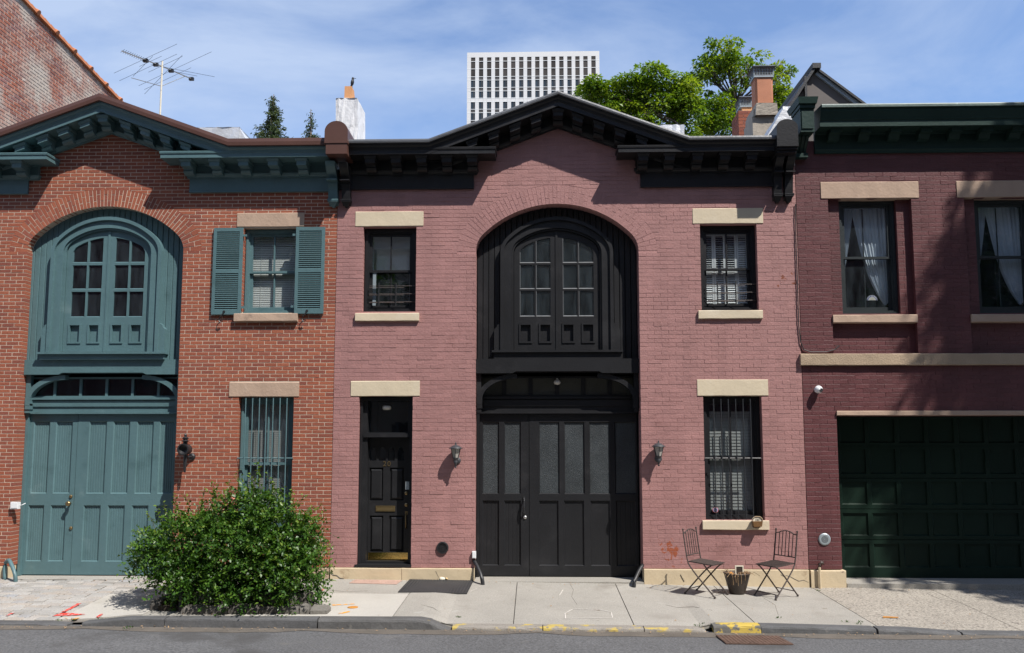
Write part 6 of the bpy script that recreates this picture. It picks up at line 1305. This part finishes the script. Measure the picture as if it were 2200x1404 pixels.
for a, b in shoots: mb.tube([Vector(a)-B0, Vector(a*.5+b*.5)-B0+Vector((.01, 0, 0)), Vector(b)-B0], .004, 4, r2=.002)
o = bpy.data.objects.new('stems', mb.mesh('stems', 'bark')); COL.objects.link(o); o.parent = bush
for (px, py, y, r_) in ((501, 1072, -1.75, .020), (693, 1268, -2.15, .014)):
    p = Vector(bp(px, py, y))-B0; mb = MB()
    for i in range(6): a = i*1.05; mb.lathe([(r_*.2, -r_*.6), (r_*.8, 0), (r_*.7, r_*.5), (r_*.2, r_*.7)], (p.x+r_*.5*math.cos(a), p.y+r_*.3*math.sin(a), p.z+r_*.4*math.sin(a*2)), 6)
    local('flower', mb, material('rose_petal', (.62, .24, .17), .7), bush, True)
pit_ = thing('stone_planter', (-4.3, -1.7, gz(-4.3, -1.7)), 'low rough stone edging around the bush pit beside the kerb', 'planter edging'); PB = Vector((-4.3, -1.7, gz(-4.3, -1.7))); rnd = random.Random(12)
def pstone(x0, x1, y0, y1, z0, z1, t):
    j = lambda a=.012: rnd.uniform(-a, a); mb = MB(); g = .006
    b = [(x0+g+j(), y0+j(), z0), (x1-g+j(), y0+j(), z0), (x1-g+j(), y1+j(), z0), (x0+g+j(), y1+j(), z0)]; m_ = [(p[0]+j(.006), p[1]+j(.006), z0+(z1-z0)*.7) for p in b]; tt = [((p[0]-(x0+x1)/2)*.88+(x0+x1)/2, (p[1]-(y0+y1)/2)*.82+(y0+y1)/2, z1+j(.010)) for p in b]
    mb.hexa(b, m_, t); mb.hexa(m_, tt, t); mb.v = [tuple(Vector(v)-PB) for v in mb.v]; local('stone', mb, 'pitstone', pit_)
yf0, yf1 = -2.33, -2.14; xx = X(393, 1310, -2.25); zz = gz(-4.5, -2.2)
for wd_ in (.62, .38, .34, .20, .12, .24): pstone(xx, xx+wd_, yf0, yf1, zz-.04, zz+.11+rnd.uniform(-.03, .01), rnd.random()); xx += wd_
xx = X(415, 1290, -2.1)
for wd_ in (.28, .2, .26, .3, .22, .3): pstone(xx, xx+wd_, yf1+.005, yf1+.17, zz+.0, zz+.24+rnd.uniform(-.03, .02), rnd.random()); xx += wd_
yy = -2.1
for i in range(5): pstone(-5.02, -4.88, yy, yy+.27, zz-.02, zz+.12+.0*i, rnd.random()); pstone(-3.72, -3.58, yy, yy+.27, zz-.02, zz+.13, rnd.random()); yy += .275
mb = MB(); mb.box(-4.9, -3.7, -2.15, -.75, zz-.05, zz+.06); mb.v = [tuple(Vector(v)-PB) for v in mb.v]; local('soil', mb, 'soil', pit_)
mb = MB(); q = Vector((X(389, 1300, -2.2), -2.2, zz)); mb.box(q.x-.022, q.x+.022, q.y-.02, q.y+.02, q.z-.02, q.z+.42); mb.v = [tuple(Vector(v)-PB) for v in mb.v]; local('corner_post', mb, 'iron', pit_)

def broad_tree(name, base_, height, tips, crown, leaf, lw, per, mat, label, cat, bark='bark', lean=(0, 0), trunk_r=.2, group=None, spread=.55, droop=.1):
    """crown: list of (centre, radii, share); limbs reach into the crown and leaf sprays hang on their tips"""
    o = thing(name, base_, label, cat, group); B = np.array(base_); mb = MB(); cs = np.array([c for c, r, s in crown]); rs = np.array([r for c, r, s in crown]); pr = np.array([s for c, r, s in crown]); pr = pr/pr.sum()
    top = cs[:, 2].mean()-rs[:, 2].max()*.55
    fork = np.array([cs[:, 0].mean()*.6+base_[0]*.4, cs[:, 1].mean()*.6+base_[1]*.4, top])
    mb.tube([Vector((0, 0, -.1)), Vector((fork-B)*.55+np.array([.1, 0, 0])), Vector(fork-B)], trunk_r, 8, r2=trunk_r*.6)
    T = []
    for c, r in zip(cs, rs):
        for _ in range(5):
            e = c+unit(1)[0]*r*RNG.uniform(.35, .9); m_ = fork*.45+e*.55+RNG.normal(size=3)*.12*r.mean(); mb.tube([Vector(fork-B), Vector((fork*.6+m_*.4)-B), Vector(m_-B), Vector(e-B)], trunk_r*.30, 6, r2=.014)
            for _ in range(3): e2 = m_+(e-m_)*RNG.uniform(.3, 1)+unit(1)[0]*r*.35; mb.tube([Vector(m_-B), Vector(m_*.5+e2*.5-B+RNG.normal(size=3)*.05), Vector(e2-B)], trunk_r*.12, 5, r2=.008)
    local('trunk', mb, bark, o, True)
    pos, dirs, tint = [], [], []
    ci = RNG.choice(len(cs), tips, p=pr)
    for k in ci:
        u = unit(1)[0]; rr = RNG.uniform(.25, 1.0)**.45; p = cs[k]+u*rs[k]*rr; sz = spread*RNG.uniform(.6, 1.3); n = int(per*RNG.uniform(.6, 1.4)); lum = RNG.uniform(.0, .75)
        q = unit(n); rad_ = RNG.uniform(.2, 1, (n, 1))**.6; P_ = p+q*rad_*np.array([sz, sz, sz*.45])-np.array([0, 0, 1])*(rad_**2)*droop
        pos.append(P_); dirs.append(q*np.array([1, 1, .3])+np.array([0, 0, -.25])+RNG.normal(size=(n, 3))*.3); tint.append(np.clip(lum+RNG.normal(size=n)*.15+.12, 0, 1))
    pos, dirs, tint = np.concatenate(pos), np.concatenate(dirs), np.concatenate(tint)
    V, Q, T_ = leaves(pos, dirs, leaf, lw, tint, .9); V -= B
    c_ = bpy.data.objects.new('crown', fast_mesh('crown', V, Q, mat, T_)); COL.objects.link(c_); c_.parent = o; return o
def wp(px, py, Y): return np.array([X(px, py, Y), Y, Z(px, py, Y)])
def rr(px, Y): return px*(Y+13)/FPX
Yt = 14.0
broad_tree('broadleaf_tree', (X(1400, 300, Yt), Yt, 0), 14, 220, [(wp(1400, 168, Yt), (rr(42, Yt), .9, rr(26, Yt)), 1.2), (wp(1345, 190, Yt), (rr(36, Yt), .8, rr(26, Yt)), 1.0), (wp(1280, 195, Yt), (rr(34, Yt), .8, rr(22, Yt)), .9), (wp(1460, 190, Yt), (rr(36, Yt), .9, rr(32, Yt)), 1.0), (wp(1325, 232, Yt), (rr(44, Yt), .8, rr(24, Yt)), .9), (wp(1400, 220, Yt), (rr(40, Yt), .8, rr(26, Yt)), .8), (wp(1478, 232, Yt), (rr(30, Yt), .8, rr(28, Yt)), .8), (wp(1380, 270, Yt), (rr(55, Yt), .8, rr(22, Yt)), .6), (wp(1460, 282, Yt), (rr(50, Yt), .8, rr(22, Yt)), .5)], .135, .066, 82, 'tree', 'dense bright green tree behind the right slope of the black gable', 'tree', trunk_r=.16, group='trees behind the houses', spread=.36, droop=.22)
Yt = 15.5
broad_tree('broadleaf_tree', (X(1580, 300, Yt), Yt, 0), 16, 215, [(wp(1548, 112, Yt), (rr(38, Yt), .9, rr(38, Yt)), 1.2), (wp(1600, 135, Yt), (rr(52, Yt), 1.0, rr(42, Yt)), 1.2), (wp(1660, 175, Yt), (rr(46, Yt), 1.0, rr(50, Yt)), 1.3), (wp(1515, 145, Yt), (rr(30, Yt), .8, rr(25, Yt)), .35), (wp(1560, 225, Yt), (rr(60, Yt), 1.0, rr(40, Yt)), 1.3), (wp(1680, 225, Yt), (rr(34, Yt), .9, rr(40, Yt)), .9), (wp(1535, 272, Yt), (rr(46, Yt), 1.0, rr(30, Yt)), 1.2), (wp(1630, 280, Yt), (rr(70, Yt), 1.0, rr(35, Yt)), 1.2), (wp(1520, 215, Yt), (rr(24, Yt), .7, rr(22, Yt)), .4)], .135, .066, 78, 'tree', 'taller airy green tree with open branches behind the orange chimney pot', 'tree', trunk_r=.17, group='trees behind the houses', spread=.34, droop=.24)
def conifer(px, ptop, pw, Y, dens, label, lean=0.0):
    xb, zt = X(px, ptop, Y), Z(px, ptop, Y); B = np.array([xb, Y, 0.0]); o = thing('conifer_tree', tuple(B), label, 'conifer', 'evergreens behind the red house'); H = zt
    local('trunk', MB().tube([(0, 0, 0), (0, 0, H*.7), (lean*.3, 0, H*.93), (lean, 0, H)], .09, 6, r2=.008), 'bark_pale', o)
    mb = MB(); pos, dirs, tint = [], [], []; z = H-.1; i = 0; R_ = rr(pw, Y)
    while z > H-2.6:
        f = (H-z)/1.3; n = RNG.integers(2, 5)
        for _ in range(n):
            a = RNG.uniform(0, 6.28); l = R_*min(1.3, .06+.9*f**1.25)*RNG.uniform(.55, 1.15); e = np.array([math.cos(a)*l, math.sin(a)*l, RNG.uniform(-.28, .12)*l-.02]); s_ = np.array([lean*max(0, 1-f*1.5), 0, z]); mb.tube([Vector(s_), Vector(s_+e*.5+np.array([0, 0, .05*l])), Vector(s_+e)], .012, 4, r2=.003)
            k = int(l*dens); t = RNG.uniform(.15, 1, k)[:, None]; P_ = s_+e*t+RNG.normal(size=(k, 3))*np.array([.05, .05, .035]); pos.append(P_); dirs.append(e/np.linalg.norm(e)*.8+RNG.normal(size=(k, 3))*.6+np.array([0, 0, -.35])); tint.append(RNG.uniform(0, 1, k))
        z -= RNG.uniform(.05, .10)
    local('branches', mb, 'bark', o, kind='stuff'); V, Q, T_ = leaves(np.concatenate(pos), np.concatenate(dirs), .11, .035, np.concatenate(tint), .3)
    c_ = bpy.data.objects.new('crown', fast_mesh('crown', V, Q, 'conifer', T_)); COL.objects.link(c_); c_.parent = o
conifer(584, 203, 40, 10.0, 190, 'dense evergreen treetop with bare leader above the brown roof edge', .06); conifer(670, 235, 27, 11.0, 90, 'thin sparse evergreen treetop left of the white chimney', -.03)
# street tree on the near kerb just right of the picture: its shade falls on the garage and the maroon wall
broad_tree('street_tree', (15.2, -2.9, -.3), 13, 640, [(np.array([14.45, -4.6, 11.8]), (2.7, 2.0, 2.6), 3), (np.array([15.6, -4.6, 14.6]), (3.0, 2.2, 2.4), 2.4), (np.array([15.9, -4.2, 9.5]), (2.8, 2.0, 2.4), 1.6), (np.array([13.3, -5.2, 9.2]), (1.5, 1.3, 1.4), .55), (np.array([12.6, -4.8, 10.6]), (1.5, 1.2, 1.3), .14), (np.array([13.1, -4.6, 14.9]), (1.25, 1.1, 2.1), 1.0), (np.array([12.2, -4.6, 13.2]), (.8, .8, 1.3), .3)], .20, .11, 70, 'tree_shade', 'leafy street tree on the near kerb right of the garage', 'tree', trunk_r=.22, spread=.6)
broad_tree('street_tree', (14.5, -11.9, -.1), 11, 330, [(np.array([14.5, -12.4, 7.6]), (3.2, 2.2, 2.8), 3), (np.array([12.4, -12.4, 6.2]), (1.9, 1.6, 1.8), 1)], .22, .12, 60, 'tree_shade', 'leafy street tree on the far pavement opposite the garage', 'tree', trunk_r=.2, spread=.6)
broad_tree('street_tree', (-7.5, -13.4, -.1), 9, 330, [(np.array([-7.2, -12.6, 6.4]), (3.0, 2.2, 2.8), 3), (np.array([-8.8, -12.3, 5.2]), (2.0, 1.6, 1.9), 1)], .22, .12, 60, 'tree_shade', 'leafy street tree on the far pavement opposite the red house', 'tree', trunk_r=.2, spread=.6)
# unseen houses across the street: for glass reflections, and raised to block sky light
def opposite(x0, x1, h, gable, mat, label, yy=-15.4):
    o = thing('opposite_house', ((x0+x1)/2, yy, -.1), label, 'house', 'houses across the street'); xm = (x0+x1)/2
    MB().prism_y([(x0, -.1), (x1, -.1), (x1, h), (xm, h+gable), (x0, h)], yy-9, yy).build('front', mat, o)
    MB().box(x0+.01, x1-.01, yy-.01, yy+.3, h-.25, h).build('eaves', 'green', o)
    for k in range(2):
        for i in range(3):
            xw = x0+(x1-x0)*(i+.5)/3; MB().box(xw-.5, xw+.5, yy-.05, yy+.03, 1.0+k*3.2, 2.9+k*3.2).build('window', 'dsash', o)
opposite(-2.9, 4.9, 12.6, 2.2, 'beige_wall', 'beige gabled house across the street reflected in the glass')
opposite(-11.5, -3.0, 17.5, .01, 'red_mortar', 'unseen tall reddish house added across the street to block sky left of the beige gable')
opposite(5.0, 13.5, 18.0, .01, 'dark_mortar', 'unseen tall maroon house added across the street to block sky right of the beige gable')
opposite(-24, -11.6, 17.0, .01, 'dark_mortar', 'unseen long maroon house added across the street to block sky at its left end')
opposite(13.6, 26, 17.6, .01, 'red_mortar', 'unseen long reddish house added across the street to block sky at its right end')

# fallen leaves, grit and weeds along the kerb and the wall foot
n = 420; xs = RNG.uniform(-8.6, 7.6, n); ys = np.where(RNG.random(n) < .5, RNG.uniform(-2.75, -2.58, n), np.where(RNG.random(n) < .5, RNG.uniform(-.22, -.06, n), RNG.uniform(-2.4, -.1, n)))
zs = np.array([(gz(x, y) if y > YK else zr(x)+.02)+.008 for x, y in zip(xs, ys)]); d_ = RNG.normal(size=(n, 3)); d_[:, 2] *= .15
V, Q, T_ = leaves(np.stack([xs, ys, zs], 1), d_, .032, .016, RNG.uniform(0, 1, n), 2.0)
o = bpy.data.objects.new('leaf_litter', fast_mesh('leaf_litter', V, Q, 'straw', T_)); COL.objects.link(o); o['kind'] = 'stuff'; o['label'] = 'dry leaf bits scattered along kerb and wall foot'; o['category'] = 'leaf litter'
pos = []; dr_ = []
for (px, py) in ((128, 1341), (155, 1341), (215, 1341), (235, 1345), (1232, 1358), (1672, 1346), (1820, 1352), (1845, 1356), (1850, 1352), (1905, 1361), (280, 1360), (270, 1363), (985, 1340), (1748, 1262), (1758, 1270), (1900, 1257), (1510, 1352), (1500, 1355)):
    x, y = ground_pt(px, py); z = gz(x, y) if y > YK else zr(x)+.03
    for j in range(9): pos.append([x+RNG.normal()*.022, y+RNG.normal()*.015, z]); dr_.append([RNG.normal()*.6, RNG.normal()*.6, 1])
V, Q, T_ = leaves(np.array(pos), np.array(dr_), .030, .012, RNG.uniform(0, .7, len(pos)))
o = bpy.data.objects.new('weeds', fast_mesh('weeds', V, Q, 'tree_shade', T_)); COL.objects.link(o); o['kind'] = 'stuff'; o['label'] = 'small green weeds growing in the kerb and pavement joints'; o['category'] = 'weeds'
